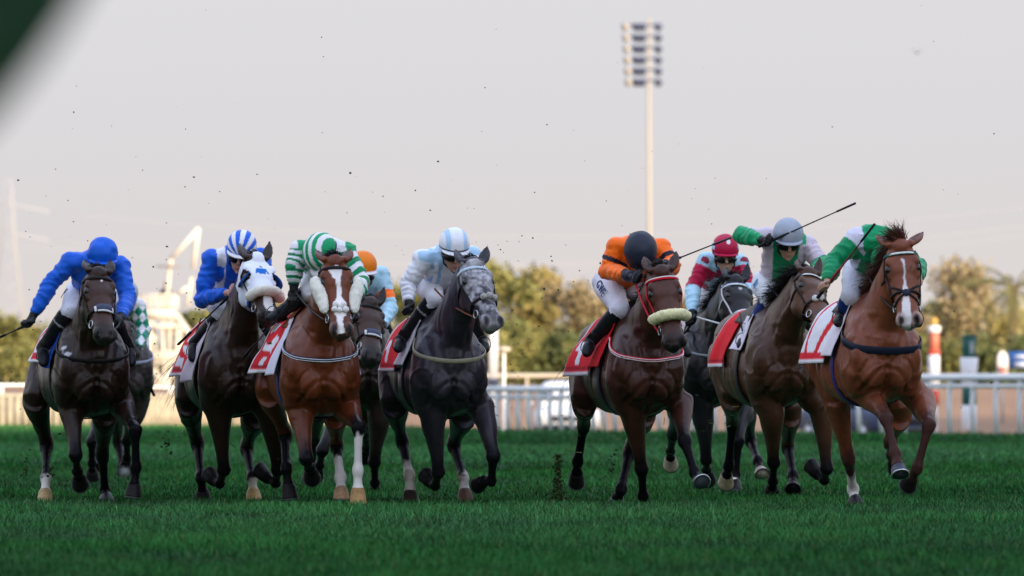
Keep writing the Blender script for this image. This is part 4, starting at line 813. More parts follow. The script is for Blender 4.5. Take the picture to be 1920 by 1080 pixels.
def build_jockey(H, J):
    d, yaw, LAT, FW, T = H.d, H.yaw, H.LAT, H.FW, H.T
    def J3(q):
        px, py, u = q; dd = d + u * math.cos(yaw); p = at(px, py, dd)
        a = np.dot(p - T(0, u, 1), LAT); return at(px, py, dd + a * math.sin(yaw))
    def mirror(q, mn=.13):
        p = J3(q); a = np.dot(p - T(0, q[2], 1), LAT); tgt = max(abs(a), mn); return p + LAT * (tgt - a)
    hip = J3(J['hip']); shL, shR = J3(J['sh'][0]), J3(J['sh'][1]); hc = J3(J['helm'])
    P = {}
    P['aL'] = [shL, J3(J['el'][0]), J3(J['ha'][0])]; P['aR'] = [shR, J3(J['el'][1]), J3(J['ha'][1])]
    kL, aL, tL = [J3(q) for q in J['leg']]
    kR, aR, tR = [J3(q) for q in J['legR']] if 'legR' in J else [mirror(J['leg'][0], .16), mirror(J['leg'][1], .30), mirror(J['leg'][2], .31)]
    ch = (shL + shR) / 2; sd = nrm(shR - shL); sd = nrm(sd + LAT * .6); spine = nrm(ch - hip); fr = nrm(np.cross(sd, spine)); fr = fr if np.dot(fr, FW * .5 - UP) > 0 else -fr
    hL, hR = hip - LAT * .085, hip + LAT * .085
    # head frame
    pit, yw, rol = [math.radians(x) for x in J.get('look', (20, 0, 0))]
    f0 = nrm(FW * .4 + V(0, -1, 0)); f0 = nrm(f0 * math.cos(yw) + V(1, 0, 0) * math.sin(yw)); f = nrm(f0 * math.cos(pit) - UP * math.sin(pit))
    g = nrm(UP - f * np.dot(UP, f)); e = np.cross(f, g); e = e if e[0] > 0 else -e
    g, e = nrm(g * math.cos(rol) + e * math.sin(rol)), nrm(e * math.cos(rol) - g * math.sin(rol))
    hb = hc - g * .045
    # ------------- body: one continuous surface
    mb = MB()
    nk = lerp(ch, hb - f * .02 - g * .08, .5)
    tor = np.array([hip - spine * .06, hip, lerp(hip, ch, .3), lerp(hip, ch, .6), lerp(hip, ch, .9), ch + spine * .04])
    mb.loft(tor, [.10, .145, .125, .14, .155, .10], [.09, .115, .095, .105, .105, .07], sd, n=18, p=2.3)
    mb.loft([ch + spine * .0, nk, hb - f * .01 - g * .05], [.07, .055, .052], [.07, .058, .055], e, n=12)
    mb.ball(hb - g * .01 - f * .01, (.074, .095, .10), (e, f, g)); mb.loft([hb + f * .03 - g * .02, hb + f * .04 - g * .085, hb + f * .045 - g * .135, hb + f * .05 - g * .155], [.068, .062, .045, .028], [.058, .055, .042, .026], e, n=14)
    mb.loft([hb + f * .09 - g * .02, hb + f * .108 - g * .05, hb + f * .116 - g * .075], [.011, .013, .016], [.012, .014, .014], e, n=8)
    mb.ball(hb + f * .088 - g * .105, (.024, .012, .007), (e, f, g)); mb.ball(hb + f * .087 - g * .118, (.021, .012, .008), (e, f, g)); mb.ball(hb + f * .08 - g * .148, (.02, .015, .014), (e, f, g))
    for s in (-1, 1):
        mb.ball(hb + e * s * .078 - f * .01 - g * .05, (.008, .02, .032), (e, f, g)); mb.ball(hb + e * s * .042 + f * .065 - g * .07, (.022, .018, .018), (e, f, g))
    for A in (P['aL'], P['aR']):
        mb.loft([A[0], lerp(A[0], A[1], .5), A[1], lerp(A[1], A[2], .45), A[2]], [.055, .048, .04, .038, .026], [.055, .048, .04, .038, .028], n=12); mb.ball(A[0], .06); mb.ball(A[1], .041)
    for h_, k, a, t in ((hL, kL, aL, tL), (hR, kR, aR, tR)):
        mb.loft([h_, lerp(h_, k, .5), k, lerp(k, a, .35), a, lerp(a, t, .6), t], [.095, .078, .056, .054, .034, .034, .026], [.095, .078, .056, .056, .036, .032, .022], n=12); mb.ball(k, .057); mb.ball(h_, .1)
    hands = []
    for A, s in ((P['aL'], 1), (P['aR'], -1)):
        fd = nrm(A[2] - A[1]); hm = hand_mb(A[2], fd, nrm(UP * .6 + LAT * s * .6 + V(0, -.3, 0)));  hands.append((A[2], fd, nrm(UP * .6 + LAT * s * .6 + V(0, -.3, 0)), s)); mb.add(*hm.arr()[:2])
    Vv, F, N = remesh(mb, .0075, it=3)
    col = np.tile(np.array(J.get('skin', SKIN)), (len(Vv), 1)); 
    lip = np.exp(-(((Vv - (hb + f * .095 - g * .11)) @ g / .011) ** 2 + ((Vv - hb) @ e / .024) ** 2)) * (((Vv - hb) @ f) > .06)
    col = col * (1 - .6 * lip[:, None]) + .6 * lip[:, None] * np.array((.3, .09, .08))
    hair = (((Vv - hb) @ f < .03) & ((Vv - hb) @ g > -.09) & (np.linalg.norm(Vv - hb, axis=1) < .16)); col[hair] = (.03, .02, .015)
    root = obj('person', (Vv, flist(F), col), M['skin'], loc=lerp(tL, tR, .5)); tag(root, J['label'], 'jockey', 'jockeys riding in the race')
    # ------------- jacket
    def relief(Vv, N, amp, seed, P_):
        return Vv + N * (((1 - np.abs(vnoise(Vv * V(1, .6, 1.5), 15, seed)) * 2.2) * .55 + vnoise(Vv * V(1, 1, 1.6), 9, seed + 3) * .6) * amp)[:, None]
    jb = MB(); t2 = np.array([lerp(hip, ch, .02), lerp(hip, ch, .25), lerp(hip, ch, .55), lerp(hip, ch, .85), ch + spine * .05, ch + spine * .09])
    jb.loft(t2, [.145, .143, .160, .176, .128, .072], [.118, .12, .135, .13, .09, .065], sd, n=20, p=2.3)
    jb.loft([ch + spine * .02, lerp(ch, nk, .75)], [.09, .068], [.09, .068], e, n=12)
    for A in (P['aL'], P['aR']):
        w = A[1] + (A[2] - A[1]) * .92; sw = np.array([.080, .074, .066, .063, .062, .056, .041, .036])
        jb.loft([lerp(ch, A[0], .6), A[0], lerp(A[0], A[1], .4), lerp(A[0], A[1], .75), A[1], lerp(A[1], w, .45), lerp(A[1], w, .85), w], sw, sw, n=14); jb.ball(A[0], .077); jb.ball(A[1], .063)
    Vj, Fj, Nj = remesh(jb, .0085, it=4); Vj = relief(Vj, Nj, .010, J.get('seed', 1), None)
    for A_ in (P['aL'], P['aR']):   # creases across the sleeves, bunched at the elbow and cuff
        pa_, ba_ = segcol(Vj, A_); wv_ = np.sin(pa_ * 27 + 5 * vnoise(Vj, 7, 6) + 2.5 * vnoise(Vj, 18, 7)); Vj = Vj + Nj * ((np.clip(wv_, -.3, 1) * .0042) * (ba_ < .11) * sstep(pa_, .15, .5))[:, None]
    bk_ = np.sin(((Vj - ch) @ spine) * 70 + 6 * vnoise(Vj, 6, 9) + ((Vj - ch) @ sd) * 25); Vj = Vj + Nj * (np.clip(bk_, -.2, 1) * .0028)[:, None]
    pL, bL = segcol(Vj, P['aL']); pR, bR = segcol(Vj, P['aR'])
    xl = (Vj - ch) @ sd; yl = ((Vj - hip) @ spine) / np.linalg.norm(ch - hip); zl = (Vj - ch) @ fr
    core = np.maximum(np.abs(xl) - .15, 0)
    isL = (bL < .115) & (pL > .12) & (xl < .02 + 0 * xl); isR = (bR < .115) & (pR > .12) & (xl > -.02)
    arm = isL | isR; pa = np.where(isL, pL, pR); cj = np.array(J['silk'](arm, pa, np.where(isL, -1, 1), xl, yl, zl, Vj)); 
    obj('jacket', (Vj, flist(Fj), cj), M['silk'], root)
    # ------------- breeches
    bb = MB(); bb.loft([hip - spine * .10, hip - spine * .03, lerp(hip, ch, .12)], [.10, .15, .138], [.10, .122, .112], sd, n=16)
    for h_, k in ((hL, kL), (hR, kR)):
        bb.loft([h_, lerp(h_, k, .35), lerp(h_, k, .75), k], [.108, .098, .076, .068], [.108, .098, .076, .068], n=14); bb.ball(h_, .11); bb.ball(k, .07)
    for k, a in ((kL, aL), (kR, aR)): bb.loft([k, lerp(k, a, .18)], [.066, .06], [.066, .06], n=12)
    Vb, Fb, Nb = remesh(bb, .0085, it=4); Vb = relief(Vb, Nb, .006, 4, None)
    obj('breeches', (Vb, flist(Fb), np.tile(np.array(J.get('breech', (.72, .72, .76))), (len(Vb), 1))), M['breech'], root)
    if 'legmark' in J:
        letters(J['legmark'], hL, kL, root, J.get('markc', (.03, .06, .16)))
    # ------------- boots, stirrups
    for h_, k, a, t in ((hL, kL, aL, tL), (hR, kR, aR, tR)):
        bo = MB(); tf = nrm(t - a); heel = a - tf * .035 - UP * .035
        bo.loft([lerp(k, a, .02), lerp(k, a, .12), lerp(k, a, .35), lerp(k, a, .7), a], [.062, .064, .061, .046, .043], [.064, .066, .064, .05, .046], n=14)
        bo.loft([a - tf * .04 - UP * .02, a + tf * .03 - UP * .015, lerp(a, t, .6), t, t + tf * .03], [.036, .042, .042, .038, .022], [.045, .045, .036, .028, .018], LAT, n=12); bo.ball(a, .045)
        bo.box(heel - UP * .015, (.05, .05, .03), (LAT, tf, UP))
        Vo, Fo, No = remesh(bo, .0085, it=3); Vo = relief(Vo, No, .004, 8, None)
        co = np.tile(np.array(J.get('bootc', (.012, .012, .014))), (len(Vo), 1)); pp, _ = segcol(Vo, [k, a, t])
        if 'bootcuff' in J: co[pp < J.get('cuff', .42)] = J['bootcuff']
        if 'bootline' in J: co[(pp > .3) & (pp < .33)] = (.4, .4, .42)
        obj('boot', (Vo, flist(Fo), co), M['boot'], root)
        st = MB(); c = lerp(a, t, .72); th = np.linspace(0, 2 * math.pi, 21)[:-1]
        st.loft([c + LAT * math.cos(q) * .05 + UP * (math.sin(q) * .06 + .015 if math.sin(q) > -.4 else -.009) for q in th], .0035, .0035, n=6, close=True)
        obj('stirrup', st, M['dullsteel'], H.root)
        sl = MB(); sl.tube([c + UP * .09, lerp(c + UP * .09, T(np.sign(np.dot(c - T(0, .7, 1), LAT)) * .2, .7, 1.42), 1)], .006, n=6, c=(.02, .015, .012)); obj('stirrup_leather', sl, M['leather'], H.root)
    # ------------- helmet
    hr = J.get('hr', .108); hm = MB(); nu, nv = 88, 44; vv = []; cc = []
    cx_ = hc - g * .015
    for i in range(nv + 1):
        ph = math.pi / 2 * (1 - i / nv * 1.28)
        for j in range(nu):
            th = 2 * math.pi * j / nu; dx, dy, dzz = math.cos(ph) * math.sin(th), math.cos(ph) * math.cos(th), math.sin(ph)
            q = V(dx, dy, dzz); vv.append(cx_ + e * dx * hr + f * dy * hr * 1.17 + g * (dzz * hr * 1.06)); cc.append(J['helmc'](dx, dy, dzz, th, ph))
    ff = [(i * nu + j, i * nu + (j + 1) % nu, (i + 1) * nu + (j + 1) % nu, (i + 1) * nu + j) for i in range(nv) for j in range(nu)]
    vv = np.array(vv); vv = vv + (vv - cx_) * (vnoise(vv, 22, 2) * .02 * J.get('hlump', 1))[:, None]
    hm.add(vv, ff, np.array(cc)); inner = cx_ + (vv - cx_) * .9; hm.add(inner, [q[::-1] for q in ff], (.02, .02, .02))
    m0 = nv * nu; n0 = (nv + 1) * nu; hm.f += [(m0 + j, n0 + m0 + j, n0 + m0 + (j + 1) % nu, m0 + (j + 1) % nu) for j in range(nu)]
    ho = obj('helmet', hm, M['helmet'], root)
    pk = MB(); pv = []; th_ = np.linspace(-1.15, 1.15, 17)
    pc = J.get('peakc', J['helmc'](0, 1, -.3, 0, -.3))
    lowz = math.sin(math.pi / 2 * -.18); lc = math.cos(math.pi / 2 * .18)
    for r_, dzq in ((.97, 0), (1.32 if J.get('peak', 1) else 1.06, -.012), (1.33 if J.get('peak', 1) else 1.07, -.018), (.97, -.012)):
        for q in th_:
            ex = 1 + (r_ - 1) * max(0, math.cos(q * 1.25)) if r_ > 1 else r_
            pv.append(cx_ + e * math.sin(q) * hr * lc * ex + f * math.cos(q) * hr * 1.17 * lc * ex + g * (lowz * hr * .75 + dzq))
    nq = len(th_); pk.add(pv, [(r * nq + j, r * nq + j + 1, (r + 1) % 4 * nq + j + 1, (r + 1) % 4 * nq + j) for r in range(4) for j in range(nq - 1)], pc); obj('peak', pk, M['helmet'], ho)
    # ------------- goggles, chin strap
    gp = [(hb - g * .052 + e * math.sin(q) * .088 + f * (math.cos(q) * .1 + .002), nrm(e * math.sin(q) + f * math.cos(q))) for q in np.linspace(-1.3, 1.3, 19)]
    gm = MB(); cg = np.array([p for p, _ in gp]); wv = .022 * np.clip(1.25 - np.abs(np.linspace(-1, 1, 19)) ** 3, .5, 1) * (1 - .35 * np.exp(-(np.linspace(-1, 1, 19) / .12) ** 2))
    gm.loft(cg, wv, .008, np.tile(g, (19, 1)), n=10, p=3); obj('goggles', gm, M['goggle'], root)
    cs = MB(); cs.tube([hb + e * -.082 - g * .02, hb - e * .07 + f * .02 - g * .11, hb + f * .05 - g * .172, hb + e * .07 + f * .02 - g * .11, hb + e * .082 - g * .02], .007, n=6, c=(.02, .02, .02)); obj('chin_strap', cs, M['leather'], ho)
    # ------------- gloves
    gl = J.get('glove', ((.012, .012, .013), (.012, .012, .013)))
    for (w, fd, sdv, s), c in zip(hands, gl):
        if c is None: continue
        g2 = hand_mb(w, fd, sdv, 1.16); g2.loft([w - fd * .045, w, w + fd * .02], [.038, .034, .036], [.036, .032, .028], n=12); Vg, Fg, Ng = remesh(g2, .006, it=2)
        obj('glove', (Vg, flist(Fg), np.tile(np.array(c), (len(Vg), 1))), M['boot'], root)
    return dict(root=root, hands=[(w, fd) for w, fd, *_ in hands], hip=hip, ch=ch, sd=sd, fr=fr, spine=spine, kL=kL, hL=hL)
def letters(s, a, b, root, c):
    v, f = text_mesh(s, .085); ax = nrm(b - a); out = nrm(V(-.75, -.6, .25)); out = nrm(out - ax * np.dot(out, ax)); dn = np.cross(out, ax); 
    if dn[2] > 0: x_ = -dn
    else: x_ = dn
    xd = ax; yd = nrm(np.cross(out, xd)); ctr = lerp(a, b, .42); W_ = []
    for q in v:
        y = q[1]; W_.append(ctr + xd * q[0] + out * math.cos(y / .1) * .103 + yd * math.sin(y / .1) * .103 + out * q[2])
    mb = MB(); mb.add(W_, f, c); obj('lettering', mb, M['breech'], root, smooth=False)
def whip(p0, dr, L, label, c=(.012, .012, .014), grip=None, flap=.16, handle_out=False):
    mb = MB(); dr = nrm(dr); C = [p0 - dr * .09, p0 - dr * .085, p0, p0 + dr * .16, p0 + dr * .17, p0 + dr * (L - flap), p0 + dr * (L - flap + .01), p0 + dr * L, p0 + dr * (L + .004)]
    R = np.array([.008, .013, .012, .010, .0055, .0045, .014, .016, .008]); R2 = R.copy(); R2[6:] *= .55
    cc = np.tile(np.array(c), (9 * 10, 1)); 
    if grip is not None: cc[30:50] = grip
    mb.loft(C, R, R2, n=10, c=cc); o = obj('riding_whip', mb, M['whip'], loc=p0); tag(o, label, 'riding whip', 'riding whips in the jockeys\' hands'); return o
# ------------------------------------------------------------------ tack, mane, tail
WHT, RED, BLK = (.76, .74, .77), (.66, .012, .022), (.012, .011, .012)
def cloth(H, name, u0, u1, p0, p1, pat, mt, off=.014, flare=.05, nu=44, npn=72, lift=0., zc=1.05, wob=.008, both=True):
    for rng_ in ([(p0, p1)] if both else [(-p1, -p0), (p0, p1)]):
        us = np.linspace(u0, u1, nu); ph = np.linspace(rng_[0], rng_[1], npn); v = []; c = []; ok = True; last = None
        for i, u in enumerate(us):
            for j, q in enumerate(ph):
                dr = H.LAT * math.sin(math.radians(q)) + UP * math.cos(math.radians(q)); vv = i / (nu - 1); y = abs(q) / max(abs(p0), abs(p1))
                fl = max(0, (abs(q) - 45) / 60) * flare * (.35 + .65 * vv) + wob * math.sin(vv * 7 + q * .05) * max(0, (abs(q) - 40) / 50)
                p = hit(H, H.T(0, u, zc), dr, off + fl + lift * vv, .8)
                if p is None: p = last if last is not None else H.T(0, u, zc) + dr * .3
                last = p; v.append(p); c.append(pat(q / max(abs(p0), abs(p1)), vv))
        v = np.array(v).reshape(nu, npn, 3)
        for _ in range(2): v[1:-1] = .5 * v[1:-1] + .25 * (v[:-2] + v[2:]); v[:, 1:-1] = .5 * v[:, 1:-1] + .25 * (v[:, :-2] + v[:, 2:])
        f = [(i * npn + j, i * npn + j + 1, (i + 1) * npn + j + 1, (i + 1) * npn + j) for i in range(nu - 1) for j in range(npn - 1)]
        mb = MB(); mb.add(v.reshape(-1, 3), f, np.array(c)); o = obj(name, mb, mt, H.root)
        s = o.modifiers.new('thickness', 'SOLIDIFY'); s.thickness = .007; s.offset = 0
    return o
def inpoly(x, y, P):
    r = False; n = len(P)
    for i in range(n):
        a, b = P[i], P[(i + 1) % n]
        if (a[1] > y) != (b[1] > y) and x < (b[0] - a[0]) * (y - a[1]) / (b[1] - a[1]) + a[0]: r = not r
    return r
def pat_red(shapes, edge=True):
    def f(a, v):
        y = abs(a)
        if y > .955 or v > .975: return WHT
        if y > .90 and y < .925: return (.30, .006, .02)
        for P in shapes:
            if inpoly(v, y, P): return WHT
        return RED
    return f
SH_A = [[(.1, .42), (.5, .40), (.62, .52), (.2, .55)], [(.25, .60), (.75, .58), (.5, .68), (.15, .74)], [(.35, .76), (.8, .74), (.85, .88), (.35, .89)]]
SH_B = [[(.15, .5), (.4, .45), (.45, .62), (.7, .6), (.72, .7), (.2, .72)], [(.55, .3), (.9, .32), (.9, .45), (.6, .42)], [(.3, .78), (.55, .78), (.75, .9), (.45, .9)]]
SH_C = [[(.5, .55), (.8, .55), (.78, .7), (.62, .72), (.6, .88), (.45, .88), (.5, .66)]]
def pat_white(a, v):
    y = abs(a)
    if y > .955: return WHT
    if y > .87: return RED
    k = (v * 1.1 + (1 - y) * .55) % 1.0
    if abs((v - .78) + .28 * (y - .5) ** 2 * 4 - .1) < .055: return RED
    if v < .55 and abs(v - .30 - .25 * (y - .55)) < .07 and y > .3: return RED
    return WHT
def pat_blue(a, v):
    y = abs(a)
    if y > .95 or v > .97: return WHT
    if y > .84: return RED
    s = .5 + .22 * math.sin(y * 13)
    if abs(v - s) < .10 and y > .3: return RED
    if v > .90: return RED
    return WHT

def tack(H, K):
    root = H.root; bc = K.get('bridle', BLK)
    br = MB(); strap(br, headline(H, .05, .64, -94), .016, c=bc); strap(br, headline(H, .05, .64, 94), .016, c=bc);
    strap(br, headring(H, .30, 80, 180, 14), .012, c=bc); strap(br, headring(H, .30, -80, -180, 14), .012, c=bc)
    bridle = obj('bridle', br, M['leather'], root)
    bb = MB(); pts = headring(H, .115, -90, 90, 26, off=.009, tilt=.12); bwc = K.get('band', bc); strap(bb, pts, .022, .005, c=bwc)
    if 'band2' in K:
        P = smooth_path([p for p, _ in pts], 2)
        if K.get('beads'):
            for i in range(0, 60):
                t = i / 59 * (len(P) - 1); k = min(int(t), len(P) - 2); q = lerp(P[k], P[k + 1], t - k) - H.n * .003
                bb.box(q, (.006, .012, .006), (nrm(P[k + 1] - P[k]), H.h, H.n), K['band2'])
        else: bb.tube([p + d_ * .004 - H.h * .007 for (p, d_) in zip(P, [q for _, q in pts])], .0045, n=6, c=K['band2'])
    K.get('hood') or obj('browband', bb, M['leather'], bridle)
    nb = K.get('nose', 'plain')
    if nb in ('plain', 'pad', 'grackle'):
        m_ = MB(); strap(m_, headring(H, .60, -179, 179, 44, off=.008), .02, .005, c=bc, close=False)
        if nb == 'grackle':
            c0 = headring(H, .62, 0, 1, 2, off=.012)[0][0]
            for s in (-1, 1):
                for t1, th in ((.5, 76), (.74, 80)):
                    e_ = hit(H, H.HD(t1, 0, .08), H.e * s * math.sin(math.radians(th)) - H.n * math.cos(math.radians(th)), .008, .2)
                    q = [hit(H, H.HD(lerp(.62, t1, w), 0, .085), H.e * s * math.sin(math.radians(th * w)) - H.n * math.cos(math.radians(th * w)), .009, .2) for w in np.linspace(0, 1, 8)]
                    q = [x for x in q if x is not None]; strap(m_, [(x, -H.n * .7 + H.e * s * .6) for x in q], .016, .004, c=bc)
            m_.ball(c0, (.026, .026, .01), (H.e, H.h, H.n), col=(.02, .022, .04))
        obj('noseband', m_, M['leather'], bridle)
        if nb == 'pad':
            m_ = MB(); strap(m_, headring(H, .585, -30, 30, 12, off=.016), .055, .009, c=(.05, .06, .10)); strap(m_, headring(H, .635, -28, 28, 12, off=.015), .018, .006, c=(.6, .6, .62))
            for s in (-1, 1): strap(m_, headring(H, .60, s * 30, s * 40, 4, off=.015), .05, .006, c=(.6, .6, .62))
            obj('nose_pad', m_, M['leather'], bridle)
    if 'fur' in K:
        t, r, c, tl, th = K['fur']; P = [p for p, _ in headring(H, t, -th, th, 26, off=r * .75, tilt=tl)]
        obj('sheepskin_noseband', fur(P, r, 3, c, amp=.12), M['fleece'], bridle)
    if 'furdots' in K:
        for t, th, r in K['furdots']:
            p = headring(H, t, th, th + 1, 2, off=r * .5)
            if p:
                m_ = MB(); m_.ball(p[0][0], r, n=20); v, f, c = m_.arr(); ct = p[0][0]; v = v + (v - ct) * (vnoise(v, 100, 3) * .14)[:, None]; obj('fleece_pad', (v, f, np.tile(np.array(K.get('furc', (.6, .58, .54))), (len(v), 1))), M['fleece'], bridle)
    if 'cheekfur' in K:
        for s in (-1, 1):
            P = [p for p, _ in headline(H, .20, .70, s * 82, 16, off=.032)]; obj('sheepskin_cheekpiece', fur(P, .046, 5 + s, (.92, .89, .78), rr=[.75, .95, 1.1, 1.0, .8, .55], amp=.12), M['fleece'], bridle)
    # bit rings and reins
    bits = []
    for s in (-1, 1):
        p = headring(H, .73, s * 88, s * 89, 2, off=.008); p = p[0][0] if p else H.HD(.7, s * .06, .08); bits.append(p)
        m_ = MB(); th = np.linspace(0, 2 * math.pi, 17)[:-1]; m_.loft([p + H.h * math.cos(q) * .029 + (H.n * .9 + H.e * s * .2) * math.sin(q) * .029 for q in th], .005, .005, n=6, close=True, c=(1, 1, 1)); obj('bit_ring', m_, M['metal'], bridle)
    for s, p, hnd in zip((-1, 1), bits, K['hands']):
        m_ = MB(); a = p + H.n * .03; b = hnd; midp = lerp(a, b, .5) - UP * K.get('sag', .04) + H.e * s * .02
        P = bez(a, midp, b, 12); m_.tube(P, .0075, n=6, c=K.get('rein', bc)); obj('rein', m_, M['leather'], root)
    # saddle, cloths, girth, breastplate
    cl = K.get('cloth')
    if cl: cloth(H, 'saddle_cloth', K.get('cu', (.55, 1.1))[0], K.get('cu', (.55, 1.1))[1], -K.get('cphi', 92), K.get('cphi', 92), cl, M['cloth'], flare=K.get('flare', .06))
    if 'flap' in K: cloth(H, 'number_cloth', .40, .62, 25, K.get('fphi', 92), lambda a, v: K['flap'], M['cloth'], off=.022, flare=.05, nu=16, npn=30, both=False)
    if 'pad' in K: cloth(H, 'saddle_pad', .42, .56, 30, 88, lambda a, v: K['pad'] if v > .12 else K.get('pade', K['pad']), M['cloth'], off=.016, flare=.03, nu=14, npn=26, both=False)
    cloth(H, 'saddle', .54, .86, -34, 34, lambda a, v: K.get('saddle', (.018, .014, .012)), M['leather'], off=.022, flare=0, nu=18, npn=24)
    g_ = MB(); strap(g_, ring(H, H.T(0, .50, 1.05), H.LAT, -UP, -120, 120, 40, off=.008), .09, .005, c=K.get('girth', (.02, .02, .022))); obj('girth', g_, M['leather'], root)
    if 'bp' in K:
        w, c1, c2 = K['bp']; dip = K.get('dip', .36); v = nrm(H.FW - UP * dip); pts = ring(H, H.T(0, .36, K.get('bpz', 1.25)), H.LAT, v, -100, 100, 60, off=.010, mx=.8); m_ = MB(); strap(m_, pts, w, .006, c=c1, it=6)
        if c2 is not None:
            P = smooth_path([p + q * .007 for p, q in pts], 6)
            for o_ in (-.22, .22): m_.tube(P + v * 0 + np.cross(H.LAT, v) * (w * o_), .0035, n=6, c=c2)
        obj('breastplate', m_, M['leather'], root)
    # mane, forelock, tail
    mc = K.get('hair', (.012, .010, .010)); side = K.get('mside', -1)
    dirs = np.array([nrm(H.LAT * side * .7 + q * K.get('mup', .45) - H.FW * K.get('mback', .5)) for q in H.crn])
    if K.get('mane', 160): obj('mane', strands(H.crest, dirs, K.get('mlen', .09), .0035, K.get('mane', 160) * 6, 1.1, 11, mc, spread=K.get('mspr', .22)), M['hair'], root)
    fl = [H.HD(-.04, x, .02) for x in (-.03, 0, .03)]; fd = [nrm(-H.h * K.get('fup', .7) + H.n * .5 + H.LAT * side * .3 - H.n * .3)] * 3
    obj('forelock', strands(fl, fd, K.get('flen', .08), .0035, K.get('fore', 60) * 3, .9, 12, mc, spread=.24), M['hair'], root)
    tl = H.T(0, 1.62, 1.22); o_ = K.get('tailx', 0.)
    obj('tail', strands([tl, tl - UP * .05], [nrm(-H.FW + UP * .15 + H.LAT * o_)] * 2, .62, .005, 420, 1.5, 13, mc, wav=.05, segs=9, spread=.16), M['hair'], root)
# ------------------------------------------------------------------ the field of runners
def plain(c): return lambda *a: c
def silk1(c):
    return lambda arm, pa, s, xl, yl, zl, P: np.tile(np.array(c), (len(P), 1))
BLUE, ORG, MAR, GRN, LAV, PALE, LIL = (.006, .105, .60), (1.0, .16, .005), (.46, .008, .055), (.0, .29, .11), (.62, .52, .60), (.42, .66, .80), (.78, .78, .84)
def put(c, m, k): c[m] = k; return c
def s_blue_white(arm, pa, s, xl, yl, zl, P):
    c = np.tile(np.array(BLUE), (len(P), 1)); m = ~arm & (np.abs(np.abs(xl) - .115) < .032) & (yl > .45); return put(c, m, WHT)
def s_green_panels(arm, pa, s, xl, yl, zl, P):
    c = np.tile(np.array(WHT), (len(P), 1)); put(c, ~arm & ((xl + .02) % .17 < .085), GRN)
    hp = pa * 2.9 + .25 * vnoise(P, 12, 5); put(c, arm & (hp % 1 < .5), (0, .22, .085)); put(c, arm & (pa > 1.75), (.012, .014, .03)); return c
def s_pale_orange(arm, pa, s, xl, yl, zl, P):
    c = np.tile(np.array(PALE), (len(P), 1)); return put(c, arm & (np.abs(pa - .62) < .13), ORG)
def s_white_pale(arm, pa, s, xl, yl, zl, P):
    c = np.tile(np.array(LIL), (len(P), 1)); put(c, ~arm & ((np.abs(np.abs(xl) - .12) < .014) | (np.abs(np.abs(xl) - .065) < .012)), (.30, .52, .78))
    put(c, arm & (np.abs(pa - .95) < .10) & (P[:, 2] < -9), (.42, .58, .80)); put(c, ~arm & (yl > 1.14), (.40, .60, .80)); return c
def s_orange(arm, pa, s, xl, yl, zl, P):
    c = np.tile(np.array(ORG), (len(P), 1)); put(c, arm & (np.abs(pa - .55) < .1), (.012, .014, .03)); put(c, arm & (pa > 1.72), (.012, .014, .03)); put(c, ~arm & (np.abs(xl) < .03) & (yl < .3), BLK); return c
def s_maroon(arm, pa, s, xl, yl, zl, P):
    c = np.tile(np.array(PALE), (len(P), 1)); g = np.array([P[:, 0] * 1.0, P[:, 2]]).T / .105; k = g - np.floor(g) - .5; put(c, ~arm & ((k ** 2).sum(1) < .10), (.28, .01, .04)); put(c, arm & (pa < 1.02) & (pa > .22), MAR); put(c, arm & (pa > 1.86), (.03, .05, .09)); return c
def s_vee(arm, pa, s, xl, yl, zl, P):
    c = np.tile(np.array(LAV), (len(P), 1)); put(c, ~arm & (np.abs(xl) < .02 + .105 * np.clip(yl - .1, 0, 1)) & (yl > .1), GRN); put(c, ~arm & (yl > .9) & (np.abs(xl) < .03), LAV); put(c, arm & (pa > .85), GRN); return c
def s_green_lav(arm, pa, s, xl, yl, zl, P):
    c = np.tile(np.array((.62, .60, .72)), (len(P), 1)); put(c, ~arm & (np.abs(xl - .03) < .12) & (yl > .35), GRN); put(c, arm & (pa > .22), (0, .24, .09)); return c
def s_diamond(arm, pa, s, xl, yl, zl, P):
    c = np.tile(np.array(WHT), (len(P), 1)); a = P[:, 0] / .07; b = P[:, 2] / .10; m = ((np.floor(a + b) + np.floor(a - b)) % 2 == 0); put(c, arm & m, (0, .22, .13)); put(c, ~arm & (yl < .35), (0, .22, .13)); return c

def star(t0, r, x0=0): return lambda t, x, m, P: 1.0 * (((t - t0) * .6) ** 2 + (x - x0) ** 2 < r * r)
def strip(pts):
    T_ = [p[0] for p in pts]
    def f(t, x, m, P):
        c = np.interp(t, T_, [p[1] for p in pts]); w = np.interp(t, T_, [p[2] for p in pts], left=0, right=0); return sstep(w - np.abs(x - c), -.002, .004) * (w > .001)
    return f
BAY, DBAY, DBR, GREY = (.122, .029, .010), (.020, .009, .0065), (.028, .014, .010), (.030, .025, .034)
WSK = (.66, .63, .60)
def dapple(t, x, m, P): return np.clip((vnoise(P, 24, 31) * .55 + vnoise(P, 60, 33) * .45 + .62 - .75 * np.clip((t - .22) * 1.2, 0, .5)), 0, 1) * .85 * (t < .86) * (t > .02)

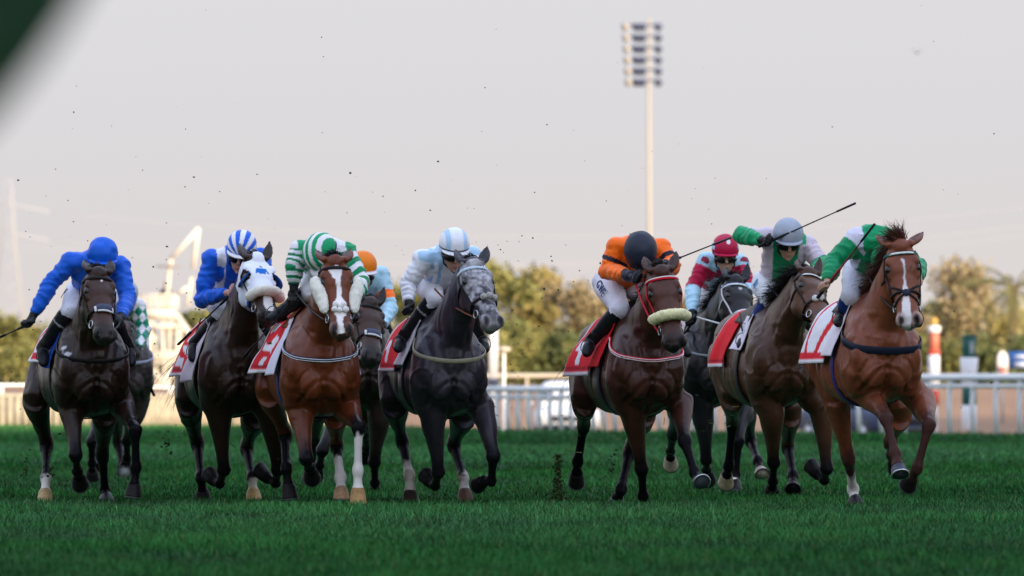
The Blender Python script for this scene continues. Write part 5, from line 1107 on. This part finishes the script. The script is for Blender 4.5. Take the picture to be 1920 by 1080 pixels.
FIELD = [
 dict(key='blue', face=(.060, .021, .012), label='dark bay racehorse on the far left with a white near hind sock and blue-silked rider', d=60.8, yaw=10.5, chest=(180, 690), coat=DBAY,
  legs=dict(fl=[(134, 757), (141.5, 853, -1), (145, 883, 1), (150, 903, 1)], fr=[(228, 757), (253, 806, -1), (255, 878, 1), (249, 931, -1)],
            hl=[(66, 745), (87.5, 832, 1), (86, 898, -1), (84, 946, -1)], hr=[(196, 770), (192, 850, 1), (197, 922, 1), (200, 945, -1)]),
  socks=dict(hl=2.0), hoofc=dict(hl=(.42, .29, .14)), poll=(187, 504), muz=(202, 628), eyes=((168, 548), (219, 548)), ears=((158, 484), (208, 482)), marks=[(star(.17, .012, .01), WSK)],
  sheen_marks=[(lambda H, P: (np.linalg.norm((P - H.T(-.19, .12, 1.12)) * V(1.5, 1, .9), axis=1) < .1) * np.clip(vnoise(P * V(1, 1, .5), 40, 8) * 2.2 - .2, 0, 1), (.5, .5, .54))],  # foamy pale flecks painting the shoulder's wet highlight into the coat
  K=dict(nose='pad', bp=(.03, BLK, None), cloth=pat_blue, cphi=80, cu=(.60, 1.22), flare=.05, pad=(.012, .07, .42), mane=24, girth=(.02, .02, .02), tailx=.25),
  J=dict(label='rider in all royal blue silks and blue cap with one arm stretched out', helm=(192.5, 471, .2), look=(16, 4, 0), hr=.112, hlump=3.0, sh=((132, 492, .42), (226, 499, .42)), el=((94, 534, .45), (240, 560, .3)), ha=((62, 592, .42), (226, 596, .0)),
     hip=(172, 550, 0.78), leg=((130,584,0.4),(79,653,0.55),(82,680,0.45)), silk=silk1(BLUE), helmc=plain(BLUE), bootline=1, breech=(.66, .66, .74), legmark='CG', markc=(.04, .05, .10)),
  whips=[('L', (50, 600), (-8, 636), .62, 'black whip held out low past the left edge by the all-blue rider', .42)]),
 dict(key='hood', face=(.045, .02, .013), label='dark brown racehorse wearing a white hood with a sheepskin noseband', d=61.2, yaw=9.5, chest=(452, 690), coat=DBR,
  legs=dict(fl=[(410, 772), (420, 880, 1), (412, 906, 1), (394, 898, 1)], fr=[(507, 780), (521, 880, 1), (517, 905, 1), (488, 889, 1)],
            hl=[(352, 752), (370, 829, 1), (377, 898, -1), (381, 944, 1)], hr=[(478, 772), (462, 838, 1), (473, 898, -1), (476, 945, -1)]),
  socks=dict(hr=2.05), sockc=(.42, .36, .30), hoofc=dict(hr=(.40, .26, .10)), poll=(482, 478), muz=(511, 592), eyes=((471, 522), (519, 518)), ears=((450, 457), (505, 453)), turn=1,
  marks=[(strip([(.6, 0, .03), (.8, 0, .04), (.9, 0, .03)]), WSK)],
  K=dict(nose='none', fur=(.62, .044, (.92, .88, .74), 0., 80), hood=1, cloth=pat_red(SH_A), cphi=98, cu=(.62, 1.2), flap=(.74, .64, .70), fphi=105, mane=24, rein=(.02, .018, .02), tailx=-.3, sag=.0),
  J=dict(label='rider in royal blue and white silks with a blue and white striped cap', helm=(454, 457, .2), look=(22, -8, 10), sh=((397, 487, .42), (488, 484, .42)), el=((379, 560, .42), (500, 560, .3)), ha=((428, 549, .16), (494, 560, .02)),
     hip=(428, 552, 0.78), leg=((415,591,0.4),(364,644,0.58),(362,671,0.48)), silk=s_blue_white, helmc=lambda x, y, z, th, ph: WHT if (int((math.atan2(x, max(z, -.2) + .35) * 3.7 + 10.5)) % 2 == 0 and z > -.18) else BLUE, peakc=WHT, glove=(None, None), skin=(.50, .27, .20), breech=(.62, .60, .60), bootline=1),
  whips=[('L', (452, 541), (334, 646), .74, 'black whip lying across the blue and white rider\'s thigh', .33)]),
 dict(key='blaze', label='bay racehorse with a broad white blaze and sheepskin cheekpieces', d=59.6, yaw=8.2, chest=(607, 688), coat=BAY,
  legs=dict(fl=[(563, 768), (574, 860, -1), (580, 876, 1), (585, 890, 1)], fr=[(650, 764), (672, 801, -1), (671, 884, -1), (671, 946, -1)],
            hl=[(505, 735), (535, 815, 1), (537, 880, -1), (543, 934, 1)], hr=[(628, 770), (631, 832, 1), (638.5, 898, -1), (640, 936, -1)]),
  socks=dict(fr=1.2, hr=1.5), hoofc=dict(fr=(.36, .21, .09), hr=(.36, .22, .12)), poll=(629, 483), muz=(643, 622), eyes=((609, 534), (664, 532)), ears=((592, 466), (658, 464)),
  marks=[(strip([(.10, -.005, .0), (.13, -.01, .05), (.19, -.008, .042), (.30, .0, .02), (.5, .004, .016), (.62, .0, .05), (.74, .0, .045), (.8, -.005, .02), (.93, -.01, .022), (.99, -.01, .03)]), (.74, .70, .69))], muzc=(.05, .028, .026), rim=(.2, .12, .11),
  K=dict(nose='none', cheekfur=1, furdots=[(.63, -18, .022), (.66, 0, .02), (.63, 14, .022), (.69, -24, .022), (.70, 20, .024), (.71, -4, .02)], furc=(.92, .89, .86), bp=(.034, (.012, .018, .045), (.6, .6, .66)), cloth=pat_red(SH_B), cphi=95, cu=(.62, 1.28), flap=(.66, .64, .74), fphi=98, pad=(.05, .055, .06), saddle=(.25, .06, .02), mane=24, fore=120, girth=(.02, .05, .16), hair=(.012, .010, .014)),
  J=dict(label='rider bent double in green and white silks with a hooped green and white cap', helm=(598, 470, .26), look=(58, -34, -16), hr=.122, peakc=WHT, sh=((563, 470, .46), (650, 472, .46)), el=((551, 503, .42), (676, 530, .30)), ha=((551, 541, .42), (668, 560, .05)),
     hip=(612, 515, 0.84), leg=((580,547,0.45),(523,588,0.78),(508,596,0.74)), silk=s_green_panels, helmc=lambda x, y, z, th, ph: (.012, .03, .10) if -.30 < z < -.2 else (WHT if z < -.2 else (GRN if int((x * 4.4 + 20.5)) % 2 == 0 else WHT)), bootc=(.012, .014, .018), glove=((.02, .02, .022), (.02, .02, .022))),
  whips=[('L', (551, 543), (458, 670), .78, 'black whip hanging down behind the green and white rider\'s leg', .42)]),
 dict(key='grey', label='dark grey racehorse with a dappled pale face turned to one side', d=60.0, yaw=10.5, chest=(850, 690), coat=GREY, points=(.009, .009, .012),
  legs=dict(fl=[(812, 778), (822, 884, 1), (816, 910, 1), (800, 900, 1)], fr=[(905, 765), (925, 855, -1), (921, 902, 1), (897, 902, 1)],
            hl=[(738, 752), (753.5, 824, 1), (768, 893, -1), (769, 946, 1)], hr=[(868, 770), (850, 832, 1), (869, 897, -1), (873, 942, -1)]),
  socks=dict(hl=1.72, hr=1.95), sockc=(.56, .52, .48), sockdirt=1, hoofc=dict(hl=(.035, .02, .016), hr=(.10, .05, .03)), poll=(888, 486), muz=(930, 603), eyes=((876, 524), (927, 521)), ears=((854, 466), (914, 458)), turn=1.0,
  marks=[(dapple, (.52, .50, .53))], muzc=(.17, .16, .17),
  K=dict(nose='plain', band=(.46, .56, .66), furdots=[(.60, -14, .024), (.59, 10, .026), (.60, 34, .024)], furc=(.42, .40, .38), bp=(.034, (.30, .28, .20), None), cloth=pat_red(SH_C), cphi=92, cu=(.66, 1.2), flap=(.66, .62, .68), fphi=84, pad=(.045, .05, .055), pade=(.0, .20, .17), mane=24, rein=(.16, .05, .02), tailx=.1),
  J=dict(label='rider in white silks with pale blue stripes and a white cap', helm=(852, 453, .2), look=(20, 10, 0), sh=((793, 487, .42), (884, 482, .42)), el=((766, 533, .46), (905, 530, .34)), ha=((767, 568, .36), (890, 560, .0)),
     hip=(822, 528, 0.78), leg=((815,560,0.42),(753,636,0.58),(746,655,0.48)), silk=s_white_pale, helmc=lambda x, y, z, th, ph: BLK if -.20 < z < -.08 else ((.42, .60, .80) if .42 < abs(x) < .72 and z > -.1 else LIL), glove=(BLK, BLK), bootline=1, legmark='JE', markc=(.12, .22, .42)),
  whips=[]),
 dict(key='orange', face=(.075, .026, .016), label='bay racehorse with a red bridle and pale yellow sheepskin noseband', d=59.9, yaw=11.5, chest=(1222, 688), coat=(.052, .018, .012),
  legs=dict(fl=[(1186, 772), (1203, 878, 1), (1206, 930, 1), (1206, 948, 1)], fr=[(1277, 757), (1284, 826, -1), (1303, 888, -1), (1315, 910, -1)],
            hl=[(1096, 745), (1095, 795, 1), (1083, 866, 1), (1080, 902, 1)], hr=[(1205, 770), (1181, 845, 1), (1164, 920, -1), (1153, 943, 1)]),
  hoofc=dict(fr=(.075, .085, .11), hr=(.2, .2, .24)), bright=('fr',), poll=(1240, 502), muz=(1267, 645), eyes=((1225, 555), (1280, 548)), ears=((1208, 479), (1268, 470)),
  muzc=(.012, .011, .012), marks=[],
  K=dict(nose='none', bridle=(.55, .015, .02), band=(.62, .012, .03), band2=(.78, .74, .74), fur=(.60, .045, (.95, .88, .50), .15, 84), bp=(.03, (.55, .012, .03), (.75, .68, .70)), cloth=pat_red(SH_C), cphi=98, cu=(.60, 1.12), flare=.12, flap=RED, fphi=88, mane=120, mlen=.12, rein=(.55, .02, .03), girth=(.02, .03, .045)),
  J=dict(label='rider in orange silks with black arm hoops and a navy cap tucked down', helm=(1201, 466, .2), look=(58, 0, 0), hr=.118, peak=0, sh=((1157, 464, .44), (1238, 468, .44)), el=((1139, 508, .44), (1262, 500, .34)), ha=((1188, 520, .08), (1246, 497, .1)),
     hip=(1160, 530, 0.78), leg=((1163,580,0.4),(1107,640,0.58),(1100,662,0.48)), silk=s_orange, helmc=plain((.022, .026, .045)), glove=((.015, .017, .025), (.015, .017, .025)), breech=(.70, .68, .76), legmark='GWE'),
  whips=[('R', (1242, 495), (1369, 446), .56, 'black whip pointing over the bay horse\'s ears towards the maroon cap', .3)]),
 dict(key='vee', face=(.11, .045, .022), label='bay racehorse with its head turned behind the leader\'s rump and a beaded browband', d=63.0, yaw=12, chest=(1478, 676), coat=(.062, .026, .014),
  legs=dict(fl=[(1446, 775), (1451, 866, 1), (1449, 902, 1), (1446, 926, 1)], fr=[(1541, 765), (1550, 878, 1), (1546, 900, 1), (1521, 880, 1)],
            hl=[(1371, 738), (1373, 790, 1), (1366, 876, 1), (1360, 902, 1)], hr=[(1480, 770), (1477, 835, 1), (1487, 894, -1), (1486, 922, -1)]),
  hoofc=dict(hl=(.34, .28, .18)), poll=(1519, 503), muz=(1556, 600), eyes=((1507, 545), (1545, 541)), ears=((1497, 483), (1537, 479)), turn=1, marks=[],
  K=dict(nose='plain', band=(.03, .03, .03), band2=(.74, .74, .74), beads=1, furdots=[(.60, -30, .026), (.58, -5, .026)], furc=(.7, .68, .66), cloth=pat_red([]), cphi=96, cu=(.74, 1.16), flap=(.70, .64, .72), fphi=72, mane=190, mlen=.22, mup=.7, fore=90, tailx=.2),
  J=dict(label='rider in lavender silks with a green vee and grey cap, whip arm raised', helm=(1478, 434, .2), look=(20, 4, 0), hr=.112, sh=((1440, 446, .42), (1514, 462, .42)), el=((1391, 441, .46), (1540, 495, .3)), ha=((1432, 451, .2), (1526, 515, .0)),
     hip=(1456, 532, 0.78), leg=((1441,562,0.42),(1399,631,0.56),(1389,648,0.46)), silk=s_vee, helmc=lambda x, y, z, th, ph: (.34, .38, .46), glove=(BLK, BLK), bootcuff=(.012, .035, .16), cuff=.45, breech=(.70, .71, .76), legmark='DU', markc=(.05, .24, .52)),
  whips=[('L', (1440, 456), (1604, 381), .74, 'black whip swung up high past the grey cap', -.1)]),
 dict(key='leader', label='chestnut racehorse leading on the right with a narrow white blaze and white near hind sock', d=57.6, yaw=9.7, chest=(1664, 664), coat=(.185, .052, .024), points=(.05, .022, .018),
  legs=dict(fl=[(1632, 738), (1661, 784, -1), (1679, 853, -1), (1687, 894, -1)], fr=[(1728, 752), (1742, 796, -1), (1719, 880, 1), (1702, 904, 1)],
            hl=[(1566, 745), (1590, 856, 1), (1600, 920, 1), (1604, 955, -1)], hr=[(1684, 770), (1670, 825, 1), (1672, 852, 1), (1680, 872, 1)]),
  socks=dict(hl=1.5), hoofc=dict(fl=(.06, .065, .085)), bright=('fl',), poll=(1688, 454), muz=(1706, 606), eyes=((1666, 502), (1727, 501)), ears=((1642, 437), (1731, 434)),
  marks=[(strip([(.18, .0, .0), (.21, .0, .011), (.28, .006, .008), (.38, .002, .006), (.48, .0, .009), (.60, -.004, .019), (.75, -.010, .028), (.88, -.018, .036), (.97, -.024, .034), (1.02, -.024, .026)]), (.66, .60, .60))], muzc=(.19, .13, .125), rim=(.5, .36, .34),
  K=dict(nose='grackle', band=(.03, .10, .08), band2=(.74, .78, .76), beads=1, bp=(.055, (.014, .018, .035), None), dip=.30, bpz=1.2, cloth=pat_white, cphi=98, cu=(.58, 1.24), flare=.09, flap=(.72, .64, .70), fphi=90, mane=200, mlen=.2, mup=.6, hair=(.075, .028, .018), fore=200, fup=1.0, flen=.14, girth=(.03, .03, .14), tailx=.1),
  J=dict(label='rider in green and lavender silks with head hidden behind the chestnut\'s mane', helm=(1664, 486, .3), look=(62, 8, 10), sh=((1606, 448, .46), (1672, 450, .46)), el=((1562, 493, .44), (1720, 500, .3)), ha=((1551, 528, .30), (1722, 520, .02)),
     hip=(1632, 510, 0.82), leg=((1594,558,0.44),(1577,592,0.56),(1572,606,0.46)), silk=s_green_lav, helmc=lambda x, y, z, th, ph: WHT if abs(x) < .3 else GRN, glove=(None, None), bootcuff=(.012, .03, .15), cuff=.6, breech=(.58, .58, .66)),
  whips=[('L', (1556, 540), (1640, 420), .60, 'black and red whip held upright in front of the leading rider\'s green sleeve', -.12, (.25, .01, .02))]),
 dict(key='capbehind', face=(.05, .02, .012), label='dark bay racehorse running half hidden behind the blazed bay', d=66.5, yaw=9, chest=(690, 682), coat=(.026, .015, .013),
  legs=dict(fl=[(640, 765), (604, 845, -1), (599, 872, 1), (592, 886, 1)], fr=[(712, 780), (702, 866, 1), (703, 905, 1), (704, 928, 1)],
            hl=[(592, 760), (589, 830, 1), (585, 868, 1), (580, 892, 1)], hr=[(690, 770), (684, 808, 1), (688, 838, 1), (684, 852, 1)]),
  poll=(698, 560), muz=(703, 668), eyes=((681, 603), (722, 598)), ears=((680, 545), (721, 533)), neckL=.8, marks=[],
  K=dict(nose='pad', bp=(.03, (.3, .3, .32), None), cloth=pat_red([]), flap=(.6, .6, .64), mane=24, fore=50),
  J=dict(label='rider in pale blue silks with orange armbands and an orange cap', helm=(681, 494, .2), look=(14, 14, 0), sh=((648, 520, .42), (714, 516, .42)), el=((650, 560, .4), (729, 578, .34)), ha=((676, 590, .1), (716, 612, .05)),
     hip=(690, 570, 0.78), leg=((660,600,0.42),(640,665,0.58),(636,684,0.48)), silk=s_pale_orange, helmc=lambda x, y, z, th, ph: WHT if z < -.2 else (.80, .20, .01), peakc=WHT), whips=[]),
 dict(key='maroon', label='black racehorse with a white bridle running between the bay pair', d=67.0, yaw=12, chest=(1352, 680), coat=(.014, .0125, .015),
  legs=dict(fl=[(1318, 765), (1324, 862, 1), (1325, 880, 1), (1328, 895, 1)], fr=[(1396, 757), (1384, 826, -1), (1379, 892, 1), (1375, 918, -1)],
            hl=[(1275, 760), (1262, 812, 1), (1257, 846, 1), (1257, 868, 1)], hr=[(1396, 765), (1407, 824, 1), (1421, 866, -1), (1429, 894, -1)]),
  socks=dict(fr=2.4), hoofc=dict(hl=(.4, .33, .24), hr=(.42, .36, .3)), poll=(1382, 518), muz=(1413, 624), eyes=((1363, 557), (1404, 552)), ears=((1361, 498), (1402, 492)), turn=1, marks=[(star(.21, .016, .0), (.4, .38, .38))],
  K=dict(nose='plain', bridle=(.62, .62, .64), band=(.70, .74, .80), band2=(.06, .10, .2), bp=(.02, (.25, .27, .3), None), cloth=pat_red(SH_B), cphi=88, cu=(.52, 1.1), flap=(.62, .5, .54), fphi=70, mane=150, mlen=.16, mup=.7, fore=120, sag=.0),
  J=dict(label='rider in maroon and pale blue spotted silks with a maroon cap', helm=(1360, 462, .2), look=(10, 2, 0), hr=.108, sh=((1324, 490, .42), (1387, 494, .42)), el=((1300, 540, .40), (1402, 540, .3)), ha=((1298, 592, .2), (1388, 575, .0)),
     hip=(1344, 545, 0.78), leg=((1322,592,0.42),(1296,650,0.58),(1292,672,0.48)), silk=s_maroon, helmc=lambda x, y, z, th, ph: (.06, .03, .06) if -.30 < z < -.2 else (WHT if (x - .12) ** 2 + (z - .58) ** 2 < .022 and y > 0 else (PALE if abs(x) > .86 and z > 0 else MAR)), peakc=MAR, bootcuff=(.12, .008, .02), cuff=.6), whips=[('L', (1296, 602), (1276, 640), .5, 'short dark whip held low beside the maroon rider\'s boot', .25)]),
 dict(key='diamond', label='dark racehorse mostly hidden behind the all-blue rider\'s mount', d=74.0, yaw=10, chest=(236, 692), coat=(.030, .022, .022),
  legs=dict(fl=[(198, 765), (172, 828, -1), (172, 868, 1), (173, 893, 1)], fr=[(254, 770), (238, 826, 1), (238, 858, 1), (237, 868, 1)],
            hl=[(190, 765), (185, 812, 1), (184, 850, 1), (184, 880, -1)], hr=[(214, 765), (222, 828, 1), (229, 874, -1), (233, 890, -1)]),
  hoofc=dict(hr=(.4, .42, .46)), poll=(228, 580), muz=(234, 672), eyes=((211, 612), (246, 610)), ears=((216, 562), (242, 560)), neckL=.8, marks=[],
  K=dict(nose='plain', bp=(.03, (.35, .36, .5), None), cloth=pat_red([]), mane=24, fore=40),
  J=dict(label='rider in white silks with green diamonds half hidden behind the all-blue rider', helm=(236, 545, .2), look=(18, 10, 0), sh=((206, 570, .42), (258, 575, .42)), el=((204, 610, .4), (269, 620, .34)), ha=((226, 640, .1), (258, 655, .05)),
     hip=(238, 610, .95), leg=((212, 645, .60), (196, 700, .84), (194, 716, .7)), legR=((266, 650, .60), (270, 700, .84), (274, 716, .7)), silk=s_diamond, helmc=plain((.4, .42, .46))),
  whips=[('R', (262, 660), (289, 742), .5, 'thin whip with a red wrap hanging low beside the hidden rider', .2, (.6, .02, .03))]),
]
HOR_ = {}; HOOFS = []
for D in FIELD:
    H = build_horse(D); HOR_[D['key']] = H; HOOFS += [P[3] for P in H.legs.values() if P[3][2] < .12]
    R = build_jockey(H, D['J']); K = dict(D['K']); K['hands'] = [h[0] for h in R['hands']]
    if D['key'] in ('blue', 'grey', 'leader', 'vee'):
        K['hands'][0] = H.T(-.08, .30, 1.62)
    tack(H, K)
    if K.get('hood'):
        hx = (H.V - H.poll) @ H.h / H.hL; ex = (H.V - H.poll) @ H.e; nx = (H.V - H.poll) @ H.n
        keep = (hx > -.02) & (hx < .60) & (np.abs(ex) < .15) & (nx < .27) & (nx > -.05) & ~((hx < .06) & (nx > .12)); 
        for s in (-1, 1):
            q = H.HD(.285, s * .09, .055); keep &= ~((((H.V - q) @ H.h / .050) ** 2 + ((H.V - q) @ H.n / .038) ** 2 < 1) & (ex * s > .04))
            q = H.HD(.0, s * .06, .03); keep &= np.linalg.norm(H.V - q, axis=1) > .046
        keep &= ~((nx > .16) & (hx < .1))
        Fh = [f for f in flist(H.F) if all(keep[i] for i in f)]; ids = sorted({i for f in Fh for i in f}); mp = {i: k for k, i in enumerate(ids)}
        vv = H.V[ids] + H.N[ids] * .006; cc = np.tile(np.array((.74, .76, .84)), (len(ids), 1)); x_ = ex[ids]; t_ = hx[ids]; n_ = nx[ids]
        cc[(t_ > .545)] = (.012, .08, .36)
        em = np.zeros(len(ids), bool); tt = t_ * .6; em |= ((x_) ** 2 + (tt - .125) ** 2 < .010 ** 2) & (n_ < .06)
        bodyj = (np.abs(x_) < .026) & (tt > .145) & (tt < .197); slv = (np.abs(x_) < .030 + .5 * (tt - .145)) & (np.abs(x_) > .02 + .45 * (tt - .155)) & (tt > .145) & (tt < .193); em |= (bodyj | slv | ((np.abs(x_) < .04) & (tt > .143) & (tt < .166))) & (n_ < .06)
        cc[em] = (.012, .14, .50)
        hd_ = obj('hood', (vv, [tuple(mp[i] for i in f) for f in Fh], cc), M['cloth'], H.root)
        sm = hd_.modifiers.new('thickness', 'SOLIDIFY'); sm.thickness = .004; sm.offset = 1
        for s in (-1, 1):   # blinker cups
            c = H.HD(.32, s * .108, .065); m_ = MB(); ax = nrm(H.e * s * .8 - H.h * .7 - H.n * .1); a1 = nrm(np.cross(ax, H.n)); a2 = nrm(np.cross(ax, a1)); v = []; n1, n2 = 7, 20
            for i in range(n1):
                r = .058 * math.sin(math.pi * .5 * (i + .2) / (n1 - .8)); dpt = .048 * (math.cos(math.pi * .5 * (i + .2) / (n1 - .8)))
                for j in range(n2): a = 2 * math.pi * j / n2; v.append(c + a1 * r * math.cos(a) + a2 * r * math.sin(a) * 1.1 + nrm(H.e * s * .7 + H.h * .5) * dpt * .9)
            m_.add(v, [(i * n2 + j, i * n2 + (j + 1) % n2, (i + 1) * n2 + (j + 1) % n2, (i + 1) * n2 + j) for i in range(n1 - 1) for j in range(n2)] + [tuple(range(n2))], (.012, .055, .24)); bo = obj('blinker_cup', m_, M['cloth'], hd_); q = bo.modifiers.new('thickness', 'SOLIDIFY'); q.thickness = .006
    for side, a, b, L, lab, dep, *g in D['whips']:
        h = R['hands'][0 if side == 'L' else 1]; p0 = h[0] + h[1] * .07; q = at(b[0], b[1], p0[1] + dep); dv = q - p0
        whip(p0, dv, np.linalg.norm(dv), lab, grip=g[0] if g else None)
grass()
clods()
